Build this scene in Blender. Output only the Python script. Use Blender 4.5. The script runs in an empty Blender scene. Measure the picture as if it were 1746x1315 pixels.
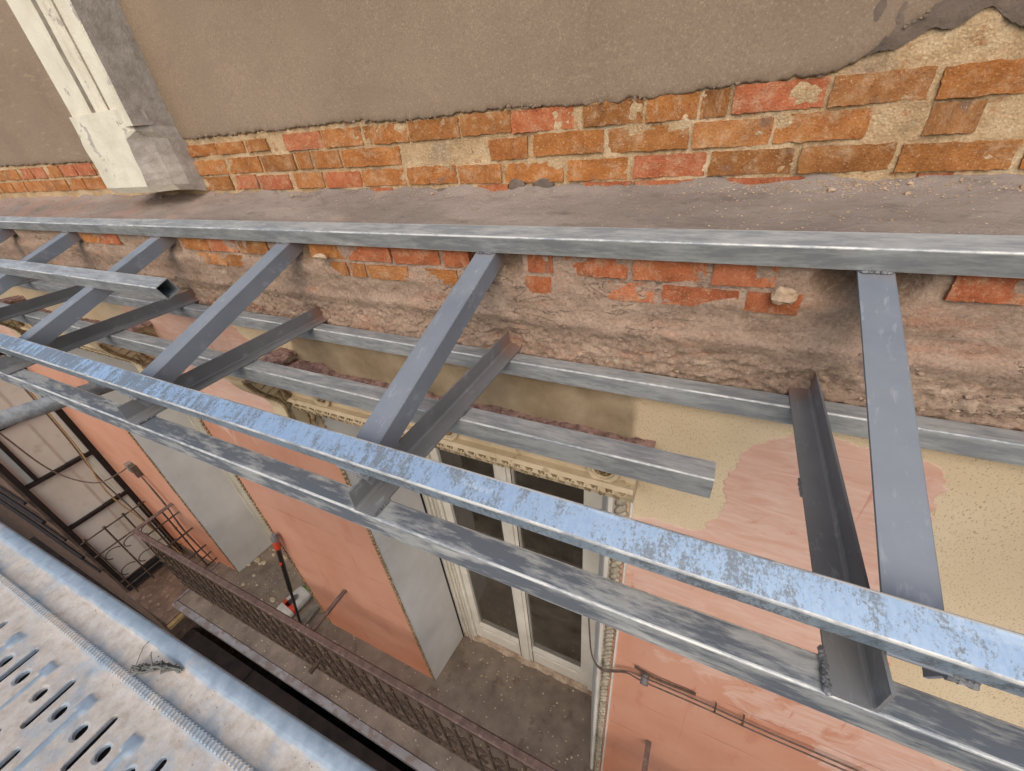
import bpy, bmesh, math, random
from math import sin, cos, pi, radians
from mathutils import Vector, Matrix, noise as mn

random.seed(7)
SC = bpy.context.scene
COL = SC.collection

# ------------------------------------------------------------------ camera
# origin = the photographer's eye on the scaffold; X along the facade, Y into it, Z up (metres)
cam_d = bpy.data.cameras.new('camera')
cam = bpy.data.objects.new('camera', cam_d)
COL.objects.link(cam)
cam_d.sensor_width = 36.0
cam_d.lens = 36.0 * 699.165 / 1746.0
cam_d.clip_start = 0.02
cam_d.clip_end = 400.0
R3 = Matrix(((0.90214966, -0.17131216, 0.39595218),
             (0.42309116, 0.53081547, -0.734322),
             (-0.08437926, 0.82999221, 0.55135566)))
cam.matrix_world = R3.to_4x4()
SC.camera = cam

# ------------------------------------------------------------------ sky, sun, exposure
SUN_EL, SUN_AZ = radians(38), radians(14)     # azimuth measured from -Y (street side) towards +X
world = bpy.data.worlds.new('World')
SC.world = world
world.use_nodes = True
wn = world.node_tree.nodes
wl = world.node_tree.links
bg = wn['Background']
sky = wn.new('ShaderNodeTexSky')
sky.sky_type = 'NISHITA'
sky.sun_disc = False
sky.sun_elevation = SUN_EL
sky.sun_rotation = radians(180) - SUN_AZ
sky.air_density = 1.0
sky.dust_density = 2.0
sky.ozone_density = 1.0
wl.new(sky.outputs['Color'], bg.inputs['Color'])
bg.inputs['Strength'].default_value = 0.15
sun_d = bpy.data.lights.new('sun', 'SUN')
sun_d.energy = 1.2
sun_d.angle = radians(75)
sun_d.color = (1.0, 0.90, 0.76)
sun = bpy.data.objects.new('sun', sun_d)
COL.objects.link(sun)
sdir = Vector((sin(SUN_AZ) * cos(SUN_EL), -cos(SUN_AZ) * cos(SUN_EL), sin(SUN_EL)))
sun.rotation_euler = sdir.to_track_quat('Z', 'Y').to_euler()
SC.view_settings.view_transform = 'Standard'
SC.view_settings.look = 'None'
SC.view_settings.gamma = 1.0
SC.view_settings.exposure = 0.62
SC.view_settings.use_curve_mapping = False

# ------------------------------------------------------------------ material helper
def lin(r, g, b):
    f = lambda c: c / 12.92 if c <= 0.04045 else ((c + 0.055) / 1.055) ** 2.4
    return (f(r / 255.0), f(g / 255.0), f(b / 255.0), 1.0)

class NT:
    def __init__(s, name):
        s.m = bpy.data.materials.new(name)
        s.m.use_nodes = True
        s.t = s.m.node_tree
        s.p = s.t.nodes['Principled BSDF']
        s.tc = s.t.nodes.new('ShaderNodeTexCoord')
        s.obj = s.tc.outputs['Object']
    def n(s, typ, **kw):
        nd = s.t.nodes.new(typ)
        for k, v in kw.items():
            setattr(nd, k, v)
        return nd
    def put(s, sock, v):
        if hasattr(v, 'is_linked') or isinstance(v, bpy.types.NodeSocket):
            s.t.links.new(v, sock)
        else:
            sock.default_value = v
    def mapping(s, scale=(1, 1, 1), rot=(0, 0, 0), loc=(0, 0, 0), vec=None):
        nd = s.n('ShaderNodeMapping')
        s.put(nd.inputs['Vector'], vec or s.obj)
        nd.inputs['Scale'].default_value = scale
        nd.inputs['Rotation'].default_value = rot
        nd.inputs['Location'].default_value = loc
        return nd.outputs[0]
    def noise(s, scale, detail=4, rough=0.55, vec=None, dist=0.0, color=False):
        nd = s.n('ShaderNodeTexNoise')
        s.put(nd.inputs['Vector'], vec or s.obj)
        nd.inputs['Scale'].default_value = scale
        nd.inputs['Detail'].default_value = detail
        nd.inputs['Roughness'].default_value = rough
        nd.inputs['Distortion'].default_value = dist
        return nd.outputs['Color' if color else 'Fac']
    def voro(s, scale, vec=None, feature='F1', out='Distance', rnd=1.0):
        nd = s.n('ShaderNodeTexVoronoi', feature=feature)
        s.put(nd.inputs['Vector'], vec or s.obj)
        nd.inputs['Scale'].default_value = scale
        nd.inputs['Randomness'].default_value = rnd
        return nd.outputs[out]
    def ramp(s, fac, stops, interp='LINEAR'):
        nd = s.n('ShaderNodeValToRGB')
        s.put(nd.inputs[0], fac)
        cr = nd.color_ramp
        cr.interpolation = interp
        while len(cr.elements) < len(stops):
            cr.elements.new(0.5)
        for e, (p, c) in zip(cr.elements, stops):
            e.position = p
            e.color = c if not isinstance(c, (int, float)) else (c, c, c, 1)
        return nd.outputs[0]
    def step(s, fac, lo, hi):
        nd = s.n('ShaderNodeMapRange')
        s.put(nd.inputs[0], fac)
        nd.inputs[1].default_value = lo
        nd.inputs[2].default_value = hi
        return nd.outputs[0]
    def mix(s, fac, a, b, mode='MIX'):
        nd = s.n('ShaderNodeMix', data_type='RGBA', blend_type=mode)
        s.put(nd.inputs[0], fac)
        s.put(nd.inputs[6], a)
        s.put(nd.inputs[7], b)
        return nd.outputs[2]
    def math(s, op, a, b=0.0, c=None):
        nd = s.n('ShaderNodeMath', operation=op)
        s.put(nd.inputs[0], a)
        s.put(nd.inputs[1], b)
        if c is not None:
            s.put(nd.inputs[2], c)
        return nd.outputs[0]
    def attr(s, name):
        return s.n('ShaderNodeAttribute', attribute_name=name).outputs['Fac']
    def rand(s):
        return s.n('ShaderNodeObjectInfo').outputs['Random']
    def sep(s, vec=None):
        nd = s.n('ShaderNodeSeparateXYZ')
        s.put(nd.inputs[0], vec or s.obj)
        return nd.outputs
    def bump(s, h, strength=0.4, dist=0.004):
        nd = s.n('ShaderNodeBump')
        s.put(nd.inputs['Height'], h)
        nd.inputs['Strength'].default_value = strength
        nd.inputs['Distance'].default_value = dist
        s.t.links.new(nd.outputs[0], s.p.inputs['Normal'])
    def out(s, color, rough=0.8, metal=0.0, spec=0.5):
        s.put(s.p.inputs['Base Color'], color)
        s.put(s.p.inputs['Roughness'], rough)
        s.put(s.p.inputs['Metallic'], metal)
        s.put(s.p.inputs['Specular IOR Level'], spec)
        return s.m

def g(v):
    return (v, v, v, 1)

# ------------------------------------------------------------------ materials
def mat_plaster():
    t = NT('grey_brown_render')
    big = t.noise(1.3, 5, 0.6)
    fine = t.noise(60, 6, 0.7)
    grit = t.voro(220)
    c = t.ramp(big, [(0.28, lin(116, 99, 83)), (0.5, lin(133, 115, 96)), (0.75, lin(146, 127, 107))])
    c = t.mix(t.math('MULTIPLY', t.step(fine, 0.35, 0.75), 0.8), c, lin(128, 110, 91))
    gr = t.noise(190, 3, 0.6)
    c = t.mix(t.math('MULTIPLY', t.step(gr, 0.56, 0.7), 0.35), c, lin(182, 160, 134))
    c = t.mix(t.math('MULTIPLY', t.step(gr, 0.45, 0.3), 0.4), c, lin(92, 78, 64))
    st_ = t.noise(0.9, 4, 0.6, vec=t.mapping((1, 1, 1), loc=(3, 1, 6)))
    c = t.mix(t.math('MULTIPLY', t.step(st_, 0.5, 0.72), 0.5), c, lin(122, 106, 92))
    rub = t.math('MULTIPLY', t.step(t.noise(24, 4, 0.6, vec=t.mapping((0.35, 1, 2.2), rot=(0, radians(12), 0))), 0.56, 0.7), t.step(t.noise(1.6, 3, vec=t.mapping(loc=(8, 2, 2))), 0.5, 0.62))
    c = t.mix(t.math('MULTIPLY', rub, 0.35), c, lin(172, 150, 124))
    sw = t.noise(3.0, 4, 0.6, vec=t.mapping((1, 1, 2.6), rot=(0, radians(25), 0)), dist=2.5)
    c = t.mix(t.math('MULTIPLY', t.step(sw, 0.55, 0.72), 0.35), c, lin(118, 100, 88))
    h = t.math('ADD', t.math('MULTIPLY', t.noise(150, 4, 0.7), 1.0), t.math('MULTIPLY', grit, 0.3))
    h = t.math('ADD', h, t.math('MULTIPLY', sw, 0.5))
    t.bump(h, 0.4, 0.0025)
    return t.out(c, 0.95, 0, 0.2)

def mat_undercoat():
    t = NT('dark_undercoat')
    c = t.ramp(t.noise(14, 6, 0.65), [(0.3, lin(88, 77, 68)), (0.6, lin(112, 97, 85)), (0.8, lin(140, 120, 98))])
    t.bump(t.noise(50, 6, 0.7), 0.7, 0.008)
    return t.out(c, 0.95, 0, 0.2)

def mat_mortar():
    t = NT('old_lime_mortar')
    a = t.noise(9, 6, 0.65)
    c = t.ramp(a, [(0.25, lin(138, 112, 80)), (0.5, lin(172, 144, 108)), (0.75, lin(196, 174, 142))])
    c = t.mix(t.step(t.noise(26, 4), 0.58, 0.72), c, lin(150, 100, 60))
    c = t.mix(t.math('MULTIPLY', t.step(t.noise(7, 3, vec=t.mapping(loc=(5, 3, 1))), 0.6, 0.72), 0.6), c, lin(120, 105, 92))
    gr = t.noise(150, 4, 0.7)
    c = t.mix(t.math('MULTIPLY', t.step(gr, 0.54, 0.68), 0.5), c, lin(214, 196, 164))
    c = t.mix(t.math('MULTIPLY', t.step(gr, 0.45, 0.33), 0.5), c, lin(112, 88, 62))
    t.bump(t.math('ADD', t.noise(60, 6, 0.75), t.math('MULTIPLY', t.voro(160), 0.5)), 0.8, 0.005)
    return t.out(c, 0.95, 0, 0.15)

def mat_brick(name, dark, mid, light):
    t = NT(name)
    r = t.rand()
    off = t.n('ShaderNodeCombineXYZ')
    t.put(off.inputs[0], t.math('MULTIPLY', r, 37.0))
    t.put(off.inputs[1], t.math('MULTIPLY', r, 11.0))
    va = t.n('ShaderNodeVectorMath', operation='ADD')
    t.put(va.inputs[0], t.obj); t.put(va.inputs[1], off.outputs[0])
    v = va.outputs[0]
    a = t.noise(13, 6, 0.7, vec=v)
    c = t.ramp(a, [(0.28, dark), (0.5, mid), (0.72, light)])
    tint = t.ramp(r, [(0, lin(128, 84, 50)), (0.35, lin(176, 114, 62)), (0.7, lin(150, 94, 56)), (1, lin(186, 136, 92))])
    c = t.mix(0.3, c, tint)
    dust = t.step(t.noise(22, 5, 0.7, vec=t.mapping(loc=(3, 1, 8), vec=v)), 0.50, 0.72)
    c = t.mix(t.math('MULTIPLY', dust, 0.6), c, lin(192, 164, 130))
    grey = t.step(t.noise(11, 4, vec=t.mapping(loc=(9, 4, 2), vec=v)), 0.64, 0.72)
    c = t.mix(t.math('MULTIPLY', grey, 0.6), c, lin(112, 98, 88))
    h = t.math('ADD', t.noise(38, 6, 0.75, vec=v), t.math('MULTIPLY', t.noise(140, 4, 0.7, vec=v), 0.6))
    sp = t.noise(170, 3, 0.6, vec=v)
    c = t.mix(t.math('MULTIPLY', t.step(sp, 0.60, 0.7), 0.55), c, lin(206, 176, 140))
    c = t.mix(t.math('MULTIPLY', t.step(sp, 0.41, 0.32), 0.55), c, lin(84, 54, 34))
    t.bump(h, 1.0, 0.007)
    return t.out(c, 0.92, 0, 0.2)

def mat_core():
    t = NT('smeared_core_mortar')
    v = t.mapping((1, 1, 1.8))
    a = t.noise(6.5, 8, 0.72, vec=v)
    c = t.ramp(a, [(0.25, lin(122, 102, 86)), (0.45, lin(148, 125, 106)), (0.62, lin(162, 138, 118)), (0.8, lin(184, 160, 136))])
    red = t.math('MULTIPLY', t.step(t.noise(3.4, 6, 0.7, vec=t.mapping((1, 1, 3.6), loc=(2, 0, 5))), 0.54, 0.68), 0.5)
    c = t.mix(red, c, lin(178, 122, 94))
    wh = t.math('MULTIPLY', t.step(t.noise(9, 5, 0.7, vec=t.mapping((0.5, 1, 2.0), loc=(7, 0, 1))), 0.58, 0.7), 0.5)
    c = t.mix(wh, c, lin(196, 174, 150))
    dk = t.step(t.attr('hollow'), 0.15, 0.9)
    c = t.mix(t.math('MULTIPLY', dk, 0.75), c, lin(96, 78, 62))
    cn = t.noise(5, 5, 0.6, vec=t.mapping((0.8, 1, 2.2), loc=(4, 4, 4)), dist=0.5)
    crack = t.math('MULTIPLY', t.step(t.math('ABSOLUTE', t.math('SUBTRACT', cn, 0.5)), 0.005, 0.001), t.step(t.noise(3, 2), 0.54, 0.62))
    c = t.mix(t.math('MULTIPLY', crack, 0.4), c, lin(80, 64, 54))
    gr = t.noise(95, 5, 0.75)
    c = t.mix(t.math('MULTIPLY', t.step(gr, 0.52, 0.66), 0.35), c, lin(196, 174, 150))
    c = t.mix(t.math('MULTIPLY', t.step(gr, 0.47, 0.36), 0.4), c, lin(96, 78, 66))
    h = t.math('ADD', t.noise(30, 7, 0.75), t.math('MULTIPLY', t.noise(90, 4, 0.7), 0.6))
    h = t.math('SUBTRACT', h, t.math('MULTIPLY', crack, 0.8))
    t.bump(h, 1.0, 0.007)
    return t.out(c, 0.95, 0, 0.15)

def mat_ledge():
    t = NT('trowelled_cement')
    a = t.noise(3, 6, 0.6, vec=t.mapping((0.6, 1.4, 1)))
    c = t.ramp(a, [(0.3, lin(124, 111, 100)), (0.55, lin(142, 128, 116)), (0.8, lin(160, 146, 132))])
    c = t.mix(t.math('MULTIPLY', t.step(t.noise(5, 5, vec=t.mapping(loc=(1, 7, 2))), 0.64, 0.76), 0.35), c, lin(176, 150, 122))
    pk = t.math('MULTIPLY', t.step(t.sep()[0], -2.2, -3.2), t.step(t.noise(5, 5), 0.4, 0.6))
    c = t.mix(t.math('MULTIPLY', pk, 0.5), c, lin(160, 124, 104))
    c = t.mix(t.math('MULTIPLY', t.step(t.noise(110, 2), 0.68, 0.74), 0.7), c, lin(190, 170, 145))
    dk_ = t.noise(14, 6, 0.7, vec=t.mapping((0.6, 1.4, 1), loc=(2, 2, 2)))
    c = t.mix(t.math('MULTIPLY', t.step(dk_, 0.55, 0.68), 0.5), c, lin(88, 77, 68))
    t.bump(t.math('ADD', t.noise(60, 6, 0.75), t.math('MULTIPLY', t.noise(12, 5, 0.7), 1.5)), 0.7, 0.008)
    return t.out(c, 0.92, 0, 0.2)

def mat_pilaster():
    t = NT('chipped_cream_limewash')
    a = t.noise(6, 6, 0.6)
    cream = t.ramp(a, [(0.3, lin(190, 181, 160)), (0.6, lin(208, 200, 180)), (0.8, lin(202, 193, 173))])
    grey = t.ramp(t.noise(18, 6, 0.7), [(0.3, lin(140, 130, 118)), (0.6, lin(172, 162, 150)), (0.8, lin(192, 183, 170))])
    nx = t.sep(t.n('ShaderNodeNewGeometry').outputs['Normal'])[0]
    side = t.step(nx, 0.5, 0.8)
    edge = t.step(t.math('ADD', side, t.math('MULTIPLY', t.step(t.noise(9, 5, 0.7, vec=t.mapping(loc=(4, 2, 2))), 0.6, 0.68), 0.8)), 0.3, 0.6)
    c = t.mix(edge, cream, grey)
    t.bump(t.math('ADD', t.noise(30, 6, 0.7), t.math('MULTIPLY', t.noise(110, 3), 0.5)), 0.55, 0.006)
    return t.out(c, 0.9, 0, 0.2)

def mat_facade():
    t = NT('cream_and_salmon_paint')
    x, y, z = t.sep()
    # cream float finish with worm holes
    cr = t.ramp(t.noise(2.5, 4), [(0.3, lin(206, 182, 146)), (0.7, lin(220, 200, 166))])
    worm = t.step(t.noise(230, 3, 0.6, vec=t.mapping((1, 1, 0.5), rot=(0, radians(20), 0))), 0.42, 0.34)
    cr = t.mix(t.math('MULTIPLY', worm, 0.6), cr, lin(150, 124, 90))
    # salmon
    a = t.noise(1.6, 5, 0.6, vec=t.mapping((1, 1, 0.9)))
    pk = t.ramp(a, [(0.25, lin(192, 132, 104)), (0.5, lin(202, 146, 119)), (0.8, lin(209, 159, 135))])
    low = t.step(t.math('ADD', z, t.math('MULTIPLY', a, 0.9)), -3.3, -4.6)
    pk = t.mix(t.math('MULTIPLY', low, 0.55), pk, lin(206, 122, 80))
    pale = t.step(t.math('ADD', t.attr('pale'), t.math('MULTIPLY', t.math('SUBTRACT', t.noise(5.5, 6, 0.6, vec=t.mapping((1, 1, 0.7), rot=(0, radians(-30), 0)), dist=1.2), 0.5), 1.9)), 0.02, 0.2)
    brush = t.noise(11, 5, 0.65, vec=t.mapping((0.5, 1, 2.2), rot=(0, radians(35), 0)), dist=0.8)
    pk = t.mix(t.math('MULTIPLY', pale, t.math('ADD', 0.4, t.math('MULTIPLY', t.step(brush, 0.4, 0.65), 0.5))), pk, lin(220, 188, 170))
    dark = t.step(t.noise(4, 5, 0.6, vec=t.mapping((1.6, 1, 0.5), loc=(3, 3, 3))), 0.6, 0.7)
    pk = t.mix(t.math('MULTIPLY', t.math('MULTIPLY', dark, t.math('SUBTRACT', 1, t.math('MULTIPLY', pale, 0.8))), 0.35), pk, lin(182, 110, 84))
    drip = t.step(t.noise(9, 4, 0.6, vec=t.mapping((3.2, 1, 0.28), loc=(1, 0, 0)), dist=0.6), 0.66, 0.72)
    pk = t.mix(t.math('MULTIPLY', drip, 0.45), pk, lin(182, 98, 72))
    # lines of the scored blocks
    wz = t.math('ADD', z, t.math('MULTIPLY', t.noise(2, 3), 0.05))
    fr = t.math('FRACT', t.math('MULTIPLY', wz, 2.1))
    ln = t.math('MULTIPLY', t.step(t.math('ABSOLUTE', t.math('SUBTRACT', fr, 0.5)), 0.018, 0.004), t.step(t.noise(2.3, 3, vec=t.mapping(loc=(0, 4, 4))), 0.42, 0.6))
    ln = t.math('MULTIPLY', ln, t.step(z, -1.9, -2.3))
    pk = t.mix(t.math('MULTIPLY', ln, 0.4), pk, lin(140, 92, 74))
    m = t.math('ADD', t.attr('pink'), t.math('MULTIPLY', t.math('SUBTRACT', t.noise(9, 5, 0.6), 0.5), 0.10))
    mk = t.step(m, -0.002, 0.004)
    ln = t.math('MULTIPLY', ln, mk)
    c = t.mix(mk, cr, pk)
    # stained strip where the old hood sat
    ol = t.ramp(t.noise(5, 5, 0.6), [(0.3, lin(132, 114, 86)), (0.5, lin(158, 139, 110)), (0.72, lin(188, 168, 140))])
    om = t.step(t.math('ADD', t.attr('olive'), t.math('MULTIPLY', t.math('SUBTRACT', t.noise(7, 5), 0.5), 0.12)), -0.01, 0.025)
    c = t.mix(om, c, ol)
    h = t.math('ADD', t.math('MULTIPLY', t.math('SUBTRACT', 0, worm), t.math('SUBTRACT', 1, mk)), t.math('MULTIPLY', t.noise(35, 5), 0.4))
    h = t.math('ADD', h, t.math('MULTIPLY', mk, 1.6))
    h = t.math('SUBTRACT', h, t.math('MULTIPLY', ln, 1.2))
    t.bump(h, 0.4, 0.004)
    return t.out(c, 0.72, 0, 0.35)

def simple(name, dark, light, scale=8, rough=0.8, bump=0.3, bscale=40, metal=0.0, spec=0.4, speck=None, dist=0.005):
    t = NT(name)
    c = t.ramp(t.noise(scale, 5, 0.6), [(0.3, dark), (0.7, light)])
    if speck:
        c = t.mix(t.math('MULTIPLY', t.step(t.noise(speck[0], 4, 0.6, vec=t.mapping(loc=(3, 5, 7))), speck[1], speck[1] + 0.08), speck[2]), c, speck[3])
    t.bump(t.noise(bscale, 5, 0.7), bump, dist)
    return t.out(c, rough, metal, spec)

def mat_galv(name, stretch=(1, 1, 1), dull=0.5, blot=lin(128, 132, 136), fs=26, whf=0.5, r0=0.42, met=0.38, soft=0.16, z0=lin(166, 167, 164), z1=lin(186, 186, 181), ends=False):
    """galvanised tube: bright zinc with dull oxidised blotches"""
    t = NT(name)
    v = t.mapping(stretch)
    a = t.noise(fs, 6, 0.7, vec=v)
    b = t.noise(5, 3, vec=t.mapping((1, 1, 1), loc=(2, 2, 2)))
    m = t.step(t.math('ADD', a, t.math('MULTIPLY', t.math('SUBTRACT', b, 0.5), 0.5)), dull - soft, dull + soft + 0.02)
    if ends:
        xx = t.sep()[0]
        e_ = t.math('ADD', t.math('MULTIPLY', t.step(t.math('ADD', xx, t.math('MULTIPLY', b, 0.5)), 0.75, 1.25), 0.30), t.math('MULTIPLY', t.step(xx, -0.9, -2.2), 0.07))
        a2 = t.noise(300, 5, 0.75, vec=t.mapping((0.8, 0.6, 0.6), loc=(2, 1, 1)))
        a3 = t.noise(42, 6, 0.7, vec=t.mapping((1.0, 0.35, 0.35), loc=(4, 1, 1)))
        mm = t.math('ADD', t.math('MULTIPLY', a2, 0.45), t.math('MULTIPLY', a3, 0.55))
        m = t.step(t.math('ADD', t.math('ADD', mm, e_), t.math('MULTIPLY', t.math('SUBTRACT', b, 0.5), 0.25)), 0.485, 0.56)
    fine = t.noise(160, 3, vec=v)
    zinc = t.ramp(fine, [(0.3, z0), (0.7, z1)])
    c = t.mix(m, zinc, blot)
    wh = t.step(t.noise(6, 5, 0.6, vec=t.mapping((0.5, 2, 2), loc=(8, 1, 1))), 0.62, 0.75)
    c = t.mix(t.math('MULTIPLY', wh, whf), c, lin(214, 206, 192))
    rg = t.math('ADD', t.math('MULTIPLY', m, 0.2), r0)
    rg = t.math('ADD', rg, t.math('MULTIPLY', wh, 0.2))
    sm = t.step(t.noise(7, 6, 0.7, vec=t.mapping((1, 1, 1), loc=(5, 5, 1))), 0.70, 0.74)
    c = t.mix(t.math('MULTIPLY', sm, 0.7), c, lin(186, 166, 138))
    scr_ = t.step(t.noise(90, 4, 0.6, vec=t.mapping((0.3, 1.2, 1.2), loc=(1, 1, 3))), 0.62, 0.74)
    c = t.mix(t.math('MULTIPLY', scr_, 0.25), c, lin(196, 198, 198))
    t.bump(fine, 0.12, 0.002)
    return t.out(c, rg, t.math('SUBTRACT', met, t.math('MULTIPLY', wh, met * 0.6)), 0.5)

def mat_primer(name, dark, light, rough=0.45, metal=0.35):
    t = NT(name)
    a = t.noise(5, 5, 0.6)
    c = t.ramp(a, [(0.3, dark), (0.7, light)])
    sc = t.step(t.noise(22, 5, 0.65, vec=t.mapping((2.5, 0.7, 1), loc=(1, 2, 0))), 0.58, 0.68)
    c = t.mix(t.math('MULTIPLY', sc, 0.4), c, lin(170, 173, 176))
    rs = t.step(t.noise(3, 5, 0.65, vec=t.mapping(loc=(6, 1, 4))), 0.66, 0.8)
    c = t.mix(t.math('MULTIPLY', rs, 0.5), c, lin(112, 88, 68))
    yy = t.sep()[1]
    du = t.math('MULTIPLY', t.step(t.math('ADD', yy, t.math('MULTIPLY', t.noise(9, 4), 0.2)), 1.20, 1.32), 0.7)
    c = t.mix(du, c, lin(150, 104, 80))
    bl = t.step(t.noise(2.2, 4, 0.6, vec=t.mapping(loc=(3, 8, 1))), 0.45, 0.75)
    c = t.mix(t.math('MULTIPLY', bl, 0.3), c, lin(140, 140, 138))
    t.bump(t.noise(90, 4), 0.12, 0.002)
    return t.out(c, t.math('ADD', rough, t.math('MULTIPLY', t.noise(18, 4), 0.15)), metal, 0.5)

def mat_plank():
    t = NT('mortar_dusted_zinc')
    a = t.noise(5.5, 6, 0.62)
    b = t.noise(17, 6, 0.7, vec=t.mapping(loc=(4, 4, 0)))
    x, y, z = t.sep()
    zinc = t.ramp(t.noise(30, 4), [(0.3, lin(132, 147, 158)), (0.7, lin(160, 172, 181))])
    dust = t.ramp(t.noise(26, 6, 0.7, vec=t.mapping(loc=(1, 4, 0))), [(0.3, lin(160, 148, 136)), (0.5, lin(182, 173, 162)), (0.75, lin(198, 192, 184))])
    wear = t.attr('wear')
    m = t.step(t.math('ADD', t.math('ADD', t.math('MULTIPLY', a, 0.7), t.math('MULTIPLY', b, 0.45)), t.math('MULTIPLY', wear, -0.36)), 0.36, 0.56)
    c = t.mix(m, zinc, dust)
    tan = t.step(t.noise(8, 5, 0.65, vec=t.mapping(loc=(9, 2, 5))), 0.6, 0.75)
    c = t.mix(t.math('MULTIPLY', tan, 0.5), c, lin(196, 166, 140))
    red = t.math('MULTIPLY', t.step(t.noise(150, 2), 0.66, 0.7), t.step(t.noise(3.5, 4, vec=t.mapping(loc=(2.4, 7, 5))), 0.57, 0.68))
    c = t.mix(t.math('MULTIPLY', red, 0.8), c, lin(168, 84, 62))
    rg = t.math('ADD', t.math('MULTIPLY', m, 0.35), 0.52)
    t.bump(t.math('ADD', t.math('MULTIPLY', b, 1.0), t.math('MULTIPLY', t.math('MULTIPLY', t.noise(110, 5, 0.7), m), 1.0)), 0.35, 0.0025)
    return t.out(c, rg, t.math('MULTIPLY', t.math('SUBTRACT', 1, m), 0.2), 0.35)

def mat_glass():
    t = NT('window_glass')
    out = [n for n in t.t.nodes if n.type == 'OUTPUT_MATERIAL'][0]
    t.t.nodes.remove(t.p)
    tr = t.n('ShaderNodeBsdfTransparent'); tr.inputs[0].default_value = (0.42, 0.43, 0.42, 1)
    gl = t.n('ShaderNodeBsdfGlossy'); gl.inputs['Roughness'].default_value = 0.02
    gl.inputs['Color'].default_value = (1, 1, 1, 1)
    di = t.n('ShaderNodeBsdfDiffuse'); di.inputs[0].default_value = lin(150, 138, 120)  # diffuse dust film, raised to stand in for the floor's brown reflection
    fr = t.n('ShaderNodeFresnel'); fr.inputs[0].default_value = 1.62
    mx = t.n('ShaderNodeMixShader'); t.put(mx.inputs[0], t.step(t.noise(6, 6, 0.7), 0.1, 2.1)); t.put(mx.inputs[1], tr.outputs[0]); t.put(mx.inputs[2], di.outputs[0])
    m2 = t.n('ShaderNodeMixShader'); t.put(m2.inputs[0], fr.outputs[0]); t.put(m2.inputs[1], mx.outputs[0]); t.put(m2.inputs[2], gl.outputs[0])
    t.t.links.new(m2.outputs[0], out.inputs[0])
    return t.m

def mat_curtain():
    t = NT('gallery_panel')
    c = t.ramp(t.noise(2.2, 4), [(0.3, lin(206, 198, 178)), (0.7, lin(226, 219, 202))])
    c = t.mix(t.math('MULTIPLY', t.step(t.noise(6, 5), 0.6, 0.75), 0.35), c, lin(140, 122, 96))
    t.bump(t.noise(14, 4), 0.15, 0.004)
    return t.out(c, 0.55, 0, 0.4)

def mat_bag():
    t = NT('printed_paper_bag')
    x, y, z = t.sep(t.tc.outputs['Generated'])
    c = t.ramp(t.noise(9, 4), [(0.3, lin(176, 170, 160)), (0.7, lin(200, 195, 185))])
    band = t.math('MULTIPLY', t.step(y, 0.30, 0.31), t.step(y, 0.44, 0.43))
    c = t.mix(band, c, lin(196, 62, 40))
    grn = t.step(y, 0.9, 0.91)
    c = t.mix(grn, c, lin(92, 128, 70))
    t.bump(t.noise(12, 4), 0.3, 0.01)
    return t.out(c, 0.75)

MT = {}
MT['plaster'] = mat_plaster()
MT['undercoat'] = mat_undercoat()
MT['mortar'] = mat_mortar()
MT['brick_orange'] = mat_brick('orange_brick', lin(124, 76, 38), lin(164, 102, 50), lin(188, 132, 78))
MT['brick_brown'] = mat_brick('brown_brick', lin(104, 66, 36), lin(142, 92, 48), lin(170, 120, 72))
MT['brick_red'] = mat_brick('red_brick', lin(134, 70, 48), lin(170, 90, 60), lin(190, 122, 90))
MT['core'] = mat_core()
MT['ledge'] = mat_ledge()
MT['pilaster'] = mat_pilaster()
MT['facade'] = mat_facade()
MT['reveal'] = simple('white_reveal_paint', lin(204, 197, 187), lin(220, 214, 205), 3, 0.8, 0.25, 30, speck=(7, 0.68, 0.5, lin(150, 130, 104)))
MT['stucco'] = simple('cream_stucco', lin(190, 168, 132), lin(212, 192, 158), 7, 0.85, 0.5, 40, speck=(15, 0.6, 0.6, lin(132, 108, 78)))
MT['stucco_dirty'] = simple('dirty_stucco_ornament', lin(104, 84, 58), lin(182, 156, 116), 24, 0.88, 0.7, 60, speck=(40, 0.52, 0.7, lin(92, 72, 48)))
MT['jamb_ornament'] = simple('grey_cream_ornament', lin(142, 130, 110), lin(190, 178, 156), 18, 0.88, 0.6, 60, speck=(34, 0.54, 0.6, lin(108, 94, 74)))
MT['rubble'] = simple('pink_rubble', lin(112, 84, 74), lin(184, 148, 132), 26, 0.95, 1.0, 60, speck=(30, 0.56, 0.7, lin(90, 66, 56)), dist=0.012)
MT['door_white'] = simple('white_door_paint', lin(206, 198, 182), lin(226, 219, 204), 5, 0.5, 0.12, 50, speck=(12, 0.66, 0.35, lin(170, 150, 120)))
MT['sill'] = simple('chipped_threshold', lin(140, 112, 92), lin(196, 178, 152), 14, 0.9, 0.8, 50)
MT['opposite'] = simple('beige_render', lin(206, 186, 156), lin(222, 204, 176), 0.8, 0.9, 0.2, 10)
MT['glass'] = mat_glass()
MT['dark_gap'] = simple('dark_gap', g(0.012), g(0.02), 5, 0.9)
MT['room'] = simple('dim_room', lin(120, 112, 102), lin(140, 132, 122), 3, 0.9)
MT['floor'] = simple('dusty_balcony_floor', lin(104, 91, 79), lin(140, 124, 108), 4.5, 0.95, 0.5, 55, speck=(9, 0.58, 0.55, lin(96, 76, 62)))
MT['lip'] = simple('zinc_lip', lin(120, 112, 108), lin(150, 144, 142), 6, 0.6, 0.4, 40, metal=0.2, speck=(10, 0.5, 0.7, lin(112, 92, 78)))
MT['rust'] = simple('rusty_brown_paint', lin(84, 66, 58), lin(118, 95, 85), 18, 0.75, 0.6, 60, speck=(30, 0.6, 0.6, lin(150, 128, 112)))
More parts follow.
